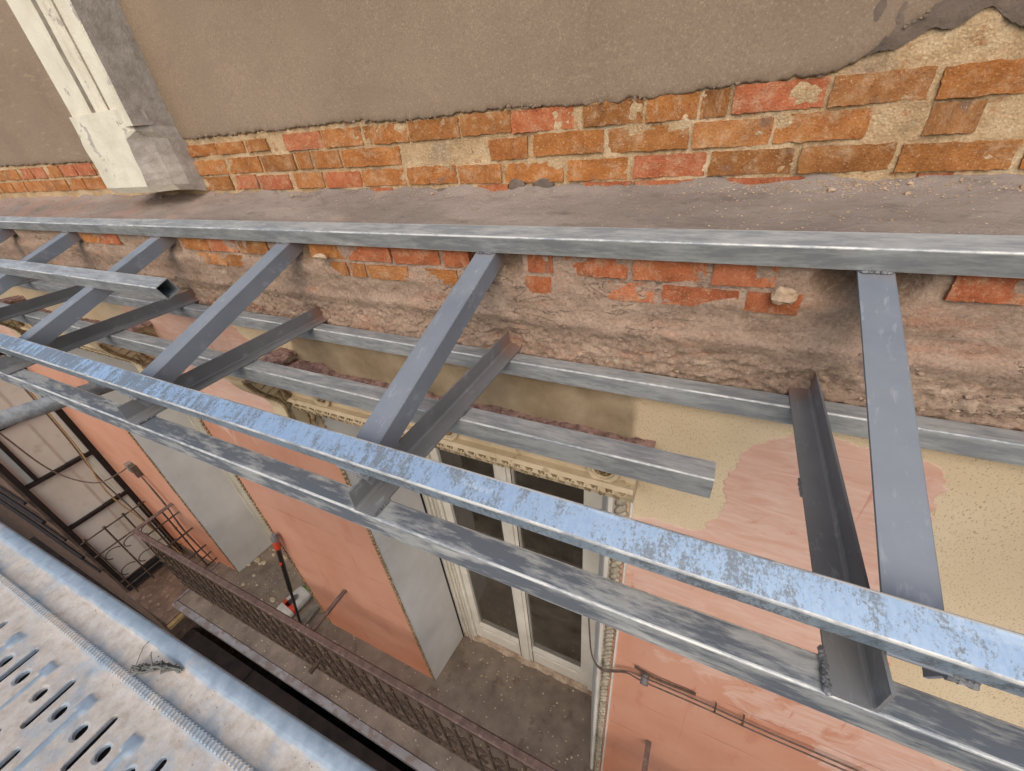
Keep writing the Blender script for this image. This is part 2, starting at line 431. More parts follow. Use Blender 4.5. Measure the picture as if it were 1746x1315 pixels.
MT['rust_dark'] = simple('dark_rusty_iron', lin(56, 45, 37), lin(98, 80, 64), 20, 0.8, 0.6, 60, speck=(26, 0.62, 0.6, lin(150, 118, 78)))
MT['galv_front'] = mat_galv('sky_tinted_spangled_zinc', (1.0, 0.4, 0.4), 0.53, lin(138, 145, 150), 150, 0.15, 0.34, 0.72, 0.05, lin(178, 200, 216), lin(198, 214, 226), True)  # base colour tinted blue for the mirrored sky, greyer towards the ends
MT['galv'] = mat_galv('brushed_zinc', (0.22, 1.2, 1.2), 0.47, lin(138, 140, 139), 34, 0.35, soft=0.10)
MT['galv_dull'] = mat_galv('dull_zinc', (0.25, 1.2, 1.2), 0.46, lin(106, 111, 117), 26, 0.3, soft=0.06)
def mat_edge():
    t = NT('scraped_zinc_edge')
    a = t.noise(60, 5, 0.7, vec=t.mapping((0.5, 1, 1)))
    b = t.noise(5, 4, 0.6)
    m_ = t.step(t.math('ADD', t.math('MULTIPLY', a, 0.6), t.math('MULTIPLY', b, 0.6)), 0.5, 0.66)
    c = t.mix(m_, lin(140, 143, 145), lin(198, 196, 188))
    return t.out(c, 0.5, 0.25, 0.5)
MT['worn_edge'] = mat_edge()
MT['primer'] = mat_primer('blue_grey_primer', lin(112, 118, 125), lin(130, 135, 141), 0.5, 0.1)
MT['angle'] = mat_primer('dark_angle_steel', lin(112, 112, 111), lin(134, 132, 130), 0.42, 0.2)
MT['weld'] = simple('weld_bead', lin(84, 84, 86), lin(124, 124, 124), 40, 0.5, 0.5, 60, metal=0.3)
MT['plank'] = mat_plank()
MT['curtain'] = mat_curtain()
MT['black_frame'] = simple('black_iron_frame', lin(24, 18, 15), lin(46, 36, 30), 12, 0.6, 0.3, 40)
MT['brown_ledge'] = simple('brown_dirty_ledge', lin(84, 66, 54), lin(128, 102, 84), 7, 0.95, 0.7, 40, speck=(14, 0.6, 0.6, lin(160, 138, 110)))
MT['yellow_edge'] = simple('ochre_moulded_edge', lin(122, 98, 62), lin(158, 132, 90), 9, 0.9, 0.5, 30)
MT['cable'] = simple('dark_cable', lin(74, 60, 52), lin(112, 94, 82), 30, 0.6, 0.2, 60)
MT['cable_pale'] = simple('ochre_cable', lin(146, 118, 80), lin(172, 146, 104), 30, 0.6, 0.2, 60)
MT['black_plastic'] = simple('black_plastic', lin(26, 24, 24), lin(44, 42, 40), 10, 0.4, 0.1)
MT['red_plastic'] = simple('red_plastic', lin(188, 56, 36), lin(206, 78, 52), 10, 0.45, 0.1)
MT['grey_plastic'] = simple('grey_plastic', lin(92, 92, 92), lin(124, 122, 120), 10, 0.5, 0.1)
MT['bag'] = mat_bag()
MT['wood'] = simple('grey_board', lin(104, 96, 86), lin(142, 132, 118), 12, 0.9, 0.4, 40)
MT['wood_gap_shade'] = simple('gap_shade_brown_boards', lin(26, 20, 16), lin(52, 40, 32), 5, 0.95, 0.5, 40)  # near-black brown: shade of the gap put into the base colour
MT['pebble'] = simple('pale_pebble', lin(158, 140, 112), lin(200, 184, 154), 15, 0.9, 0.4, 60)
MT['street'] = simple('dark_street', g(0.018), g(0.035), 1.5, 0.95, 0.5, 8)
MT['knot'] = simple('grey_tie_wire', lin(84, 84, 78), lin(120, 118, 110), 40, 0.7, 0.6, 80)
MT['crumb'] = simple('crumbled_mortar', lin(142, 116, 92), lin(196, 170, 140), 20, 0.95, 0.8, 60)

# ------------------------------------------------------------------ mesh helpers
class MB:
    """collects faces; build() links them as one mesh object"""
    def __init__(s):
        s.v = []; s.f = []; s.sm = []; s.mi = {}; s.mat2 = None
    def add(s, vs, fs, smooth=False):
        o = len(s.v)
        s.v += [tuple(v) for v in vs]
        s.f += [tuple(i + o for i in f) for f in fs]
        s.sm += [smooth] * len(fs)
    def box(s, x0, x1, y0, y1, z0, z1):
        vs = [(x, y, z) for z in (z0, z1) for y in (y0, y1) for x in (x0, x1)]
        s.add(vs, [(0, 2, 3, 1), (4, 5, 7, 6), (0, 1, 5, 4), (2, 6, 7, 3), (0, 4, 6, 2), (1, 3, 7, 5)])
    def prism(s, prof, origin, u, v, w, length, smooth=False, caps=True):
        """profile (a,b) in plane u,v at origin, extruded along w"""
        o = Vector(origin); u = Vector(u); v = Vector(v); w = Vector(w).normalized() * length
        n = len(prof)
        vs = [o + u * a + v * b for a, b in prof] + [o + u * a + v * b + w for a, b in prof]
        fs = [(i, (i + 1) % n, n + (i + 1) % n, n + i) for i in range(n)]
        s.add(vs, fs, smooth)
        if caps:
            s.add(vs[:n], [tuple(reversed(range(n)))])
            s.add(vs[n:], [tuple(range(n))])
    def hollow(s, p0, p1, u, v, su, sv, t=0.003, r=0.006, segs=3):
        """hollow rectangular tube; corner p0, faces along u (size su) and v (size sv)"""
        p0 = Vector(p0); w = Vector(p1) - p0; L = w.length; u = Vector(u).normalized(); v = Vector(v).normalized()
        def ring(ins, rr):
            pts = []
            for (cx, cy, a0) in ((ins + rr, ins + rr, pi), (su - ins - rr, ins + rr, 1.5 * pi), (su - ins - rr, sv - ins - rr, 0), (ins + rr, sv - ins - rr, 0.5 * pi)):
                for k in range(segs + 1):
                    a = a0 + k / segs * pi / 2
                    pts.append((cx + rr * cos(a), cy + rr * sin(a)))
            return pts
        A = ring(0, r); Bi = ring(t, max(r - t, 0.001)); n = len(A)
        nst = max(1, int(L / 0.25))
        vs = []
        for k in range(nst + 1):
            q = p0 + w * (k / nst)
            vs += [q + u * a + v * b for a, b in A]
        fs = []
        for k in range(nst):
            for i in range(n):
                j = (i + 1) % n
                fs.append((k * n + i, k * n + j, (k + 1) * n + j, (k + 1) * n + i))
        f0 = len(s.f)
        s.add(vs, fs, False)
        for q_ in range(len(fs)):
            if (q_ % n) % (segs + 1) != segs:
                s.mi[f0 + q_] = 1
        vi = [p0 + u * a + v * b for a, b in Bi] + [p0 + w + u * a + v * b for a, b in Bi]
        s.add(vi, [(i, n + i, n + (i + 1) % n, (i + 1) % n) for i in range(n)])
        for off in (Vector((0, 0, 0)), w):
            ve = [p0 + off + u * a + v * b for a, b in A] + [p0 + off + u * a + v * b for a, b in Bi]
            s.add(ve, [(i, (i + 1) % n, n + (i + 1) % n, n + i) for i in range(n)])
    def pipe(s, pts, r, n=8, caps=True, closed=False):
        pts = [Vector(p) for p in pts]
        m = len(pts)
        vs = []
        up = Vector((0.13, 0.31, 0.94)).normalized()
        for i, p in enumerate(pts):
            a = pts[(i - 1) % m] if (closed or i > 0) else p
            b = pts[(i + 1) % m] if (closed or i < m - 1) else p
            t = (b - a).normalized()
            e1 = t.cross(up)
            if e1.length < 0.05:
                e1 = t.cross(Vector((1, 0, 0)))
            e1.normalize(); e2 = t.cross(e1)
            rr = r[i] if isinstance(r, (list, tuple)) else r
            vs += [p + (e1 * cos(2 * pi * k / n) + e2 * sin(2 * pi * k / n)) * rr for k in range(n)]
        fs = []
        for i in range(m if closed else m - 1):
            j = (i + 1) % m
            for k in range(n):
                l = (k + 1) % n
                fs.append((i * n + k, i * n + l, j * n + l, j * n + k))
        s.add(vs, fs, True)
        if caps and not closed:
            s.add(vs[:n], [tuple(range(n))]); s.add(vs[-n:], [tuple(range(n))])
    def lump(s, c, rad, seed=0, amp=0.25, nu=7, nv=5):
        c = Vector(c)
        vs = [c + Vector((0, 0, rad[2]))]
        for j in range(1, nv):
            th = pi * j / nv
            for i in range(nu):
                ph = 2 * pi * i / nu
                d = Vector((sin(th) * cos(ph), sin(th) * sin(ph), cos(th)))
                k = 1 + amp * mn.noise(d * 1.7 + Vector((seed * 3.1, seed * 1.7, 0)))* 1.6
                vs.append(c + Vector((d.x * rad[0], d.y * rad[1], d.z * rad[2])) * k)
        vs.append(c - Vector((0, 0, rad[2])))
        fs = [(0, 1 + i, 1 + (i + 1) % nu) for i in range(nu)]
        for j in range(nv - 2):
            for i in range(nu):
                a = 1 + j * nu + i; b = 1 + j * nu + (i + 1) % nu
                fs.append((a, a + nu, b + nu, b))
        last = len(vs) - 1; o = 1 + (nv - 2) * nu
        fs += [(last, o + (i + 1) % nu, o + i) for i in range(nu)]
        s.add(vs, fs, amp < 0.2)
    def grid(s, fn, us, vs_, smooth=True, skip=None):
        nu, nv = len(us), len(vs_)
        vs = [fn(u, v) for v in vs_ for u in us]
        fs = []
        for j in range(nv - 1):
            for i in range(nu - 1):
                if skip and skip((us[i] + us[i + 1]) / 2, (vs_[j] + vs_[j + 1]) / 2):
                    continue
                a = j * nu + i
                fs.append((a, a + 1, a + nu + 1, a + nu))
        s.add(vs, fs, smooth)
    def mesh(s, name):
        me = bpy.data.meshes.new(name)
        me.from_pydata(s.v, [], s.f)
        me.polygons.foreach_set('use_smooth', s.sm)
        me.update()
        return me
    def build(s, name, mat, parent=None, attrs=None, fix=True):
        me = s.mesh(name)
        if fix:
            bm = bmesh.new(); bm.from_mesh(me)
            bmesh.ops.recalc_face_normals(bm, faces=bm.faces)
            bm.to_mesh(me); bm.free()
        for k, vals in (attrs or {}).items():
            at = me.attributes.new(k, 'FLOAT', 'POINT')
            at.data.foreach_set('value', vals)
        me.materials.append(MT[mat])
        if s.mat2:
            me.materials.append(MT[s.mat2])
            for k_, v_ in s.mi.items():
                me.polygons[k_].material_index = v_
        return link(name, me, parent)

def link(name, me, parent=None, loc=None):
    o = bpy.data.objects.new(name, me)
    COL.objects.link(o)
    if loc is not None:
        o.location = loc
    if parent is not None:
        o.parent = parent
        o.matrix_parent_inverse = Matrix.Translation(-WLOC[parent.name])
        WLOC[o.name] = WLOC[parent.name].copy() if False else Vector((0, 0, 0)) if loc is None else Vector(loc)
    else:
        WLOC[o.name] = Vector(loc) if loc is not None else Vector((0, 0, 0))
    return o

WLOC = {}
def thing(name, label, cat, loc=(0, 0, 0), group=None):
    o = bpy.data.objects.new(name, None)
    COL.objects.link(o)
    o.location = loc
    WLOC[o.name] = Vector(loc)
    return tag(o, label, cat, group)

def tag(o, label, cat, group=None, kind=None):
    o['label'] = label
    o['category'] = cat
    if group: o['group'] = group
    if kind: o['kind'] = kind
    return o

def fr(x, n=0):
    return mn.noise(Vector((x * 1.0, n * 7.3 + 0.37, n * 1.9)))

def fbm(p, o=4):
    return mn.fractal(Vector(p), 1.0, 2.0, o)

def frange(a, b, st):
    n = max(1, int(round((b - a) / st)))
    return [a + (b - a) * i / n for i in range(n + 1)]

def curve(pts, n=8):
    out = []
    P_ = [Vector(p) for p in pts]
    for i in range(len(P_) - 1):
        p0 = P_[max(i - 1, 0)]; p1 = P_[i]; p2 = P_[i + 1]; p3 = P_[min(i + 2, len(P_) - 1)]
        for k in range(n):
            t = k / n
            out.append(0.5 * ((2 * p1) + (p2 - p0) * t + (2 * p0 - 5 * p1 + 4 * p2 - p3) * t * t + (3 * p1 - p0 - 3 * p2 + p3) * t ** 3))
    out.append(P_[-1])
    return out

XL, XR = -7.2, 2.8
FY = 1.16                      # plane of the painted facade
FLOOR = -4.8                   # balcony floor

# ================================================================== STRUCTURE: street
mb = MB()
mb.add([(-160, -160, -9.6), (160, -160, -9.6), (160, 160, -9.6), (-160, 160, -9.6)], [(0, 1, 2, 3)])
st = mb.build('street', 'street'); st['kind'] = 'structure'

# the other side of the narrow street (behind the photographer)
OPP = thing('opposite_building', 'beige rendered building across the street behind the scaffold', 'building', (0, -9, -9.6))
mb = MB()
mb.box(-30, 30, -12, -9.0, -9.6, 0.6)
mb.build('wall', 'opposite', OPP)
for k in range(-7, 8):
    for j in range(3):
        mb = MB(); mb.box(k * 3.6 - 0.6, k * 3.6 + 0.6, -9.02, -8.98, -8.6 + j * 3.4, -6.4 + j * 3.4); mb.build('window', 'dark_gap', OPP)
mb = MB(); mb.box(-30, 30, -9.4, -8.6, 0.6, 0.9); mb.build('cornice', 'opposite', OPP)

# ================================================================== THE BUILDING
BLD = thing('building', 'old building with brown render, bare brick courses and salmon pink facade behind the steel frame', 'building', (0, 1.6, -9.6))

# ---- upper wall: mortar bed, bricks, render coat
D = 1.5
def edge_z(x):
    pts = [(-7.3, -0.01), (-4.9, -0.008), (-3.6, -0.032), (-2.53, 0.028), (-2.15, 0.03), (-1.8, 0.022), (-1.41, 0.027), (-1.15, 0.009),
           (-0.9, 0.014), (-0.7, 0.014), (-0.48, 0.003), (-0.27, 0.003), (-0.12, 0.008), (0.05, 0.012), (0.17, 0.017), (0.22, 0.03), (0.27, 0.062),
           (0.31, 0.098), (0.36, 0.122), (0.42, 0.15), (0.455, 0.155), (0.475, 0.14), (0.495, 0.10), (0.52, 0.055), (0.55, 0.018), (0.6, 0.010), (0.8, 0.012), (2.9, 0.0)]
    for (a, za), (b, zb) in zip(pts, pts[1:]):
        if a <= x <= b:
            k = (x - a) / (b - a)
            return za + (zb - za) * k
    return 0.0

UW = None
mb = MB()
def f_mort(x, z):
    y = D + 0.001 + 0.005 * fbm((x * 12, z * 12, 2), 4) + 0.004 * fbm((x * 45, z * 45, 5), 3)
    return (x, y, z)
mb.grid(f_mort, frange(XL, -3, 0.02) + frange(-3, 1, 0.009)[1:] + frange(1, XR, 0.03)[1:], frange(-0.30, 0.22, 0.009))
UW = mb.build('upper_wall', 'mortar', BLD, fix=False)

mb = MB()
xs = frange(XL, -3.7, 0.02) + frange(-3.7, 1.2, 0.006)[1:] + frange(1.2, XR, 0.03)[1:]
rows = [0.0, 0.0, 0.006, 0.02, 0.05, 0.1, 0.18, 0.3, 0.5, 0.8, 1.3, 2.2, 4.2]
vs = []
for k, rz in enumerate(rows):
    for x in xs:
        ez = edge_z(x) + 0.008 * fbm((x * 16, 1.7, 0), 4) + 0.007 * fbm((x * 55, 4.1, 0), 4)
        w = max(0.0, 1 - rz / 0.5)
        z = ez * (1 if rz < 0.3 else w * 0.5 + (0 if rz < 0.8 else 0)) + rz
        thick = 0.013 + 0.003 * fbm((x * 3, rz * 3, 3), 3)
        y = D + 0.004 if k == 0 else (D - 0.007 - 0.004 * fbm((x * 30, 2, 2), 3) if k == 1 else (D - 0.0105 - 0.003 * fbm((x * 30, 7, 2), 3) if k == 2 else D - thick))
        y += 0.0025 * fbm((x * 9, rz * 9, 6), 3) if k > 1 else 0
        vs.append((x, y, z))
n = len(xs)
fs = [(j * n + i, j * n + i + 1, (j + 1) * n + i + 1, (j + 1) * n + i) for j in range(len(rows) - 1) for i in range(n - 1)]
mb.add(vs, fs, True)
mb.build('render_coat', 'plaster', UW, fix=False)
# dark undercoat showing in the notch at the right
mb = MB()
def f_uc(x, t_):
    lim = 0.017 + (x - 0.17) * 0.30 if x < 0.44 else 0.098 - (x - 0.44) * 0.6
    lim += 0.012 * fbm((x * 22, 3, 3), 4)
    z = lim + (0.26 - lim) * t_
    return (x, D - 0.006 - 0.004 * min(1, t_ * 8) + 0.003 * fbm((x * 20, z * 20, 1), 3), z)
mb.grid(f_uc, frange(0.15, 0.54, 0.005), [0, 0.03, 0.08, 0.15, 0.25, 0.4, 0.6, 0.8, 1.0])
mb.build('undercoat_patch', 'undercoat', UW, fix=False)
# ---- bricks (shared meshes, chipped fronts)
def brick_mesh(seed, L=0.21, H=0.066, dep=0.05, proud=0.006, chip=0.015):
    mb = MB()
    nx, nz = 18, 7
    def P(i, j):
        u = i / nx; v = j / nz
        x = -L / 2 + L * u; z = -H / 2 + H * v
        y = -proud + chip * max(-0.25, fbm((x * 6 + seed * 9.1, z * 9, seed * 2.2), 2)) * 0.8 + 0.0018 * fbm((x * 60 + seed * 3, z * 70, seed), 3)
        if i in (0, nx): x += 0.004 * fbm((seed * 3.3, z * 60, 1 + i), 3)
        if j in (0, nz): z += 0.004 * fbm((x * 40, seed * 5.1, 2 + j), 3)
        return (x, y, z)
    vs = [P(i, j) for j in range(nz + 1) for i in range(nx + 1)]
    W = nx + 1
    fs = [(j * W + i, j * W + i + 1, (j + 1) * W + i + 1, (j + 1) * W + i) for j in range(nz) for i in range(nx)]
    b = len(vs)
    loop = [i for i in range(W)] + [j * W + nx for j in range(1, nz + 1)] + [nz * W + i for i in range(nx - 1, -1, -1)] + [j * W for j in range(nz - 1, 0, -1)]
    vs += [(vs[i][0], dep, vs[i][2]) for i in loop]
    m = len(loop)
    fs += [(loop[i], b + i, b + (i + 1) % m, loop[(i + 1) % m]) for i in range(m)]
    mb.add(vs, fs, True)
    me = mb.mesh('brick_%d' % seed)
    me.set_sharp_from_angle(angle=radians(38))
    return me
BRK = [brick_mesh(k) for k in range(9)]
for me in BRK:
    me.materials.append(MT['brick_orange'])
def brick(x0, x1, z, y, parent, mat, h=0.066, tilt=0.0):
    me = random.choice(BRK)
    o = bpy.data.objects.new('brick', me)
    COL.objects.link(o)
    o.location = ((x0 + x1) / 2, y, z)
    o.scale = ((x1 - x0) / 0.21, 1, (h - 0.002) / 0.066)
    o.rotation_euler = (0, tilt, 0)
    o.parent = parent
    o.material_slots[0].link = 'OBJECT'
    o.material_slots[0].material = MT[mat]
    return o
O, Bn, Rd = 'brick_orange', 'brick_brown', 'brick_red'
ROW_A = [(-1.831, -1.604, Rd), (-1.591, -1.38, O), (-1.365, -1.149, O), (-1.136, -0.918, Bn), (-0.906, -0.711, Bn), (-0.703, -0.488, Rd),
         (-0.455, -0.272, Bn), (-0.26, -0.12, O), (-0.112, -0.043, Bn), (-0.031, 0.180, Rd), (0.191, 0.385, Bn), (0.402, 0.62, O), (0.635, 0.85, O),
         (-2.32, -2.12, O), (-2.10, -1.95, Bn), (-2.56, -2.34, O)]
ROW_B = [(-2.6, -2.312, O), (-2.296, -2.045, O), (-2.03, -1.812, Bn), (-1.798, -1.702, O), (-1.689, -1.526, O), (-1.511, -1.207, O), (-0.80, -0.652, O),
         (-0.63, -0.389, O), (-0.372, -0.136, Bn), (-0.123, 0.077, O), (0.086, 0.289, O), (0.405, 0.50, Bn), (0.66, 0.88, O)]
ROW_C = [(-2.58, -2.318, Bn), (-2.304, -2.115, Rd), (-2.10, -1.882, Rd), (-1.85, -1.664, O), (-1.65, -1.44, Rd), (-1.427, -1.205, O), (-1.185, -0.957, O),
         (-0.943, -0.762, O), (-0.748, -0.526, O), (-0.507, -0.309, O), (-0.287, -0.078, Rd), (-0.065, 0.144, Bn), (0.16, 0.364, Bn), (0.377, 0.593, Bn), (0.61, 0.83, O)]
ROW_D = [(-0.868, -0.738, Rd), (-0.446, -0.293, Rd), (-0.284, -0.103, Rd), (-0.009, 0.185, Rd), (0.43, 0.5, Rd), (-1.40, -1.28, Rd)]
for (a, b, m) in ROW_A: brick(a, b, -0.024 + random.uniform(-.002, .002), D, UW, m, 0.066 if a > -1.9 else 0.05)
for (a, b, m) in ROW_B: brick(a, b, -0.100 + random.uniform(-.003, .003), D, UW, m, 0.067, random.uniform(-.01, .01))
for (a, b, m) in ROW_C: brick(a, b, -0.178 + random.uniform(-.003, .003), D, UW, m, 0.064, random.uniform(-.01, .01))
for (a, b, m) in ROW_D: brick(a, b, -0.240, D - 0.003, UW, m, 0.05)
x = -7.1
for row, zz in (('a', -0.068), ('b', -0.15)):
    x = -7.1 + (0.1 if row == 'b' else 0)
    while x < -3.25:
        L = random.uniform(0.19, 0.23)
        brick(x, x + L, zz, D, UW, random.choice([O, Bn, O, Rd]) if not (row == 'a' and -4.2 < x < -3.7) else Rd, 0.068)
        x += L + 0.014

# mortar crumbs along the lower edge of the render and along the ledge
mb = MB()
for k in range(300):
    x = random.uniform(-2.5, 1.2)
    if fbm((x * 4, 8, 1), 3) < 0.05: continue
    r = random.uniform(0.0012, 0.004) * (1.7 if random.random() < 0.1 else 1)
    mb.lump((x, D - 0.014 - random.random() * 0.008, edge_z(x) + random.uniform(-0.006, 0.006)), (r * 1.3, r, r), k, 0.35, 5, 4)
o = mb.build('edge_crumbs', 'plaster', UW, fix=False); o['kind'] = 'stuff'

for k, (bx_, bz_, rx_, rz_) in enumerate(((-0.70, -0.222, 0.035, 0.022), (-0.60, -0.220, 0.04, 0.024), (-1.03, -0.235, 0.03, 0.012))):
    mb = MB(); mb.lump((bx_, D - 0.004, bz_), (rx_, 0.0085, rz_), k + 5, 0.19, 18, 11); mb.build('mortar_blob', 'undercoat', UW)

# ---- ledge
mb = MB()
def ledge_z(x, y):
    t_ = (D - y) / 0.42
    return -0.232 - 0.085 * t_ - 0.02 * sin(min(1, t_) * pi) * 0.5
def f_ledge(x, y):
    z = ledge_z(x, y) + 0.008 * fbm((x * 5, y * 9, 1), 4) + 0.004 * fbm((x * 30, y * 30, 4), 3)
    if y > 1.46:
        z += 0.02 * (y - 1.46) / 0.05 * (0.6 + fbm((x * 7, 0, 9), 3))
    return (x, y, z)
mb.grid(f_ledge, frange(XL, XR, 0.018), frange(1.155, 1.515, 0.016))
LED = mb.build('ledge', 'ledge', BLD, fix=False)
mb = MB()
for k in range(1100):
    x = random.uniform(-3.4, 1.4)
    big = random.random() < 0.012
    if random.random() < 0.5:
        x = random.gauss(0.25, 0.22)
    y = 1.49 - abs(random.gauss(0, 0.035)) if random.random() < 0.7 else random.uniform(1.18, 1.49)
    r = random.uniform(0.005, 0.009) if big else random.uniform(0.0008, 0.0028)
    mb.lump((x, y, f_ledge(x, y)[2] + r * 0.4), (r * 1.3, r, r * 0.8), k, 0.35, 5, 4)
o = mb.build('ledge_crumbs', 'crumb', LED, fix=False); o['kind'] = 'stuff'

# ---- lower wall: cornice core, hacked back to brick and smeared mortar
RX = [-4.44, -3.48, -2.53, -1.60, -0.66, 0.325, 1.29]      # rafters
AX = [-4.5, -3.57, -2.61, -1.62, -0.645, 0.305, 1.27]      # angle irons
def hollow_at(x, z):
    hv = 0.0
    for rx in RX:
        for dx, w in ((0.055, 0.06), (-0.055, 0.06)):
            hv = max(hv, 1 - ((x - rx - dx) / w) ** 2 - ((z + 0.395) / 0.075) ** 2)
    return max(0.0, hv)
mb = MB()
hv_list = []
def f_core(x, z):
    y = 1.172 + 0.007 * fbm((x * 3, z * 6, 0.5), 4) + 0.005 * fbm((x * 24, z * 30, 3), 5)
    # rough horizontal beds
    y += -0.005 * max(0, 1 - abs(z + 0.475 + 0.012 * fbm((x * 2, 0, 8), 2)) / 0.05)
    lip = 0.006 * fbm((x * 6, 3, 1), 3)
    y += -0.011 * max(0, 1 - abs(z + 0.585 + lip) / 0.03)
    if z < -0.61:
        k = min(1, (-0.61 - z) / 0.03)
        y += k * (0.010 + 0.020 * abs(fbm((x * 20, z * 34, 7), 5)) + 0.010 * fbm((x * 70, z * 90, 2), 3) - 0.008)
    h = hollow_at(x, z)
    y += 0.045 * h * (0.7 + 0.5 * fbm((x * 12, z * 12, 4), 3))
    for ax in AX:
        dd = ((x - ax) / 0.09) ** 2 + ((z + 0.69) / 0.05) ** 2
        if dd < 1:
            y += 0.03 * (1 - dd)
    hv_list.append(h)
    return (x, y, z)
mb.grid(f_core, frange(XL, -3.6, 0.02) + frange(-3.6, 1.6, 0.0075)[1:] + frange(1.6, XR, 0.03)[1:], frange(-0.80, -0.308, 0.0075))
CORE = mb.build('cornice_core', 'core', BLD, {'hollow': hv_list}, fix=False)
L1 = [(-3.426, -3.21, O), (-3.19, -2.98, Rd), (-2.398, -2.18, O), (-2.165, -1.97, Rd), (-1.947, -1.752, Bn), (-1.492, -1.305, O), (-1.294, -1.078, Rd),
      (-1.066, -0.865, Rd), (-0.844, -0.745, Rd), (-0.531, -0.446, Rd), (-0.407, -0.224, Rd), (-0.205, -0.017, Rd), (0.0, 0.144, Rd), (0.47, 0.62, Rd), (0.64, 0.85, O)]
for (a, b, m) in L1: brick(a, b, -0.392, 1.1725, CORE, m, 0.062, random.uniform(-.012, .012))
L2 = [(-1.435, -1.315, O), (-1.30, -1.222, O), (-1.209, -1.014, O), (-0.54, -0.454, Rd), (0.09, 0.21, Rd), (-0.33, -0.14, Rd), (-0.12, 0.07, Rd), (-0.98, -0.80, O), (-2.3, -2.1, O), (-2.08, -1.9, Bn)]
for (a, b, m) in L2: brick(a, b, -0.462, 1.1735, CORE, m, 0.055, random.uniform(-.02, .02))
# loose stones in the hollows beside the rafters, clods along the broken bottom edge
mb = MB(); mb.lump((0.165, 1.14, -0.43), (0.028, 0.022, 0.022), 3, 0.3, 10, 7); mb.build('lodged_stone', 'crumb', CORE)
mb = MB(); mb.lump((-1.40, 1.13, -0.405), (0.03, 0.02, 0.014), 8, 0.45, 6, 5); mb.build('lodged_stone', 'crumb', CORE)
mb = MB()
for k in range(420):
    x = random.uniform(-3.8, 1.5)
    z = random.choice([random.uniform(-0.72, -0.61), random.uniform(-0.72, -0.68), random.gauss(-0.60, 0.03)])
    r = random.uniform(0.002, 0.006) * (1.8 if random.random() < 0.1 else 1)
    mb.lump((x, f_core(x, z)[1] - r * 0.2, z), (r * 1.5, r, r * 0.8), k, 0.4, 6, 4)
o = mb.build('core_crumbs', 'core', CORE, fix=False); o['kind'] = 'stuff'

# ---- pilaster
mb = MB()
PX0, PX1, PF = -3.06, -2.57, 1.30
def col(x0, x1, y, z0, z1, step=0.05, wob=0.004, sd=1):
    """front skin with uneven edges"""
    zs = frange(z0, z1, step)
    vs = []
    for z in zs:
        e0 = wob * fbm((z * 9, sd, 1), 3); e1 = wob * fbm((z * 9, sd, 5), 3)
        vs += [(x0 + e0, D + 0.01, z), (x0 + e0, y + 0.006, z), (x0 + 0.008 + e0, y, z), (x1 - 0.008 + e1, y, z), (x1 + e1, y + 0.006, z), (x1 + e1, D + 0.01, z)]
    fs = [(k * 6 + i, k * 6 + i + 1, (k + 1) * 6 + i + 1, (k + 1) * 6 + i) for k in range(len(zs) - 1) for i in range(5)]
    mb.add(vs, fs)
    mb.add(vs[:6], [(5, 4, 3, 2, 1, 0)])
    mb.add(vs[-6:], [(0, 1, 2, 3, 4, 5)])
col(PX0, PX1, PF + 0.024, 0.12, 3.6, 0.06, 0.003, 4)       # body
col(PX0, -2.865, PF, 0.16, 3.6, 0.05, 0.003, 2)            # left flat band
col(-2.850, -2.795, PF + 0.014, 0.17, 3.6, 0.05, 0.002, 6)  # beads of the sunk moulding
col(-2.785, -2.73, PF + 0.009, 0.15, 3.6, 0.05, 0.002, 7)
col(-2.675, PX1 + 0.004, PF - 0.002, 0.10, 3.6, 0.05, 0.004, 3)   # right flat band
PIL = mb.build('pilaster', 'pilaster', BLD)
mb = MB()
zs = frange(-0.185, 0.17, 0.03)
vs = []
for z in zs:
    k = (z + 0.185) / 0.355
    x0 = -3.075 - 0.012 * fbm((z * 14, 2, 2), 3) - (0.015 if z < 0.06 else 0) + (0.03 if z < -0.17 else 0)
    x1 = PX1 + 0.006 + 0.008 * fbm((z * 14, 6, 2), 3)
    yf = PF - 0.012 + 0.006 * fbm((z * 10, 1, 1), 3) + (0.02 if z < -0.17 else 0)
    cut = 0.05 if k < 0.75 else 0.0
    vs += [(x0, D + 0.01, z - 0.02), (x0, yf + 0.01, z), (x0 + 0.012, yf, z), (x1 - 0.07 - cut * (1 - k), yf, z), (x1 - 0.03, yf + 0.03 + cut, z), (x1, yf + 0.09 + cut, z - 0.01), (x1 + 0.01, D + 0.01, z - 0.03)]
fs = [(k * 7 + i, k * 7 + i + 1, (k + 1) * 7 + i + 1, (k + 1) * 7 + i) for k in range(len(zs) - 1) for i in range(6)]
mb.add(vs, fs)
mb.add(vs[:7], [tuple(reversed(range(7)))]); mb.add(vs[-7:], [tuple(range(7))])
mb.build('plinth_block', 'pilaster', PIL)
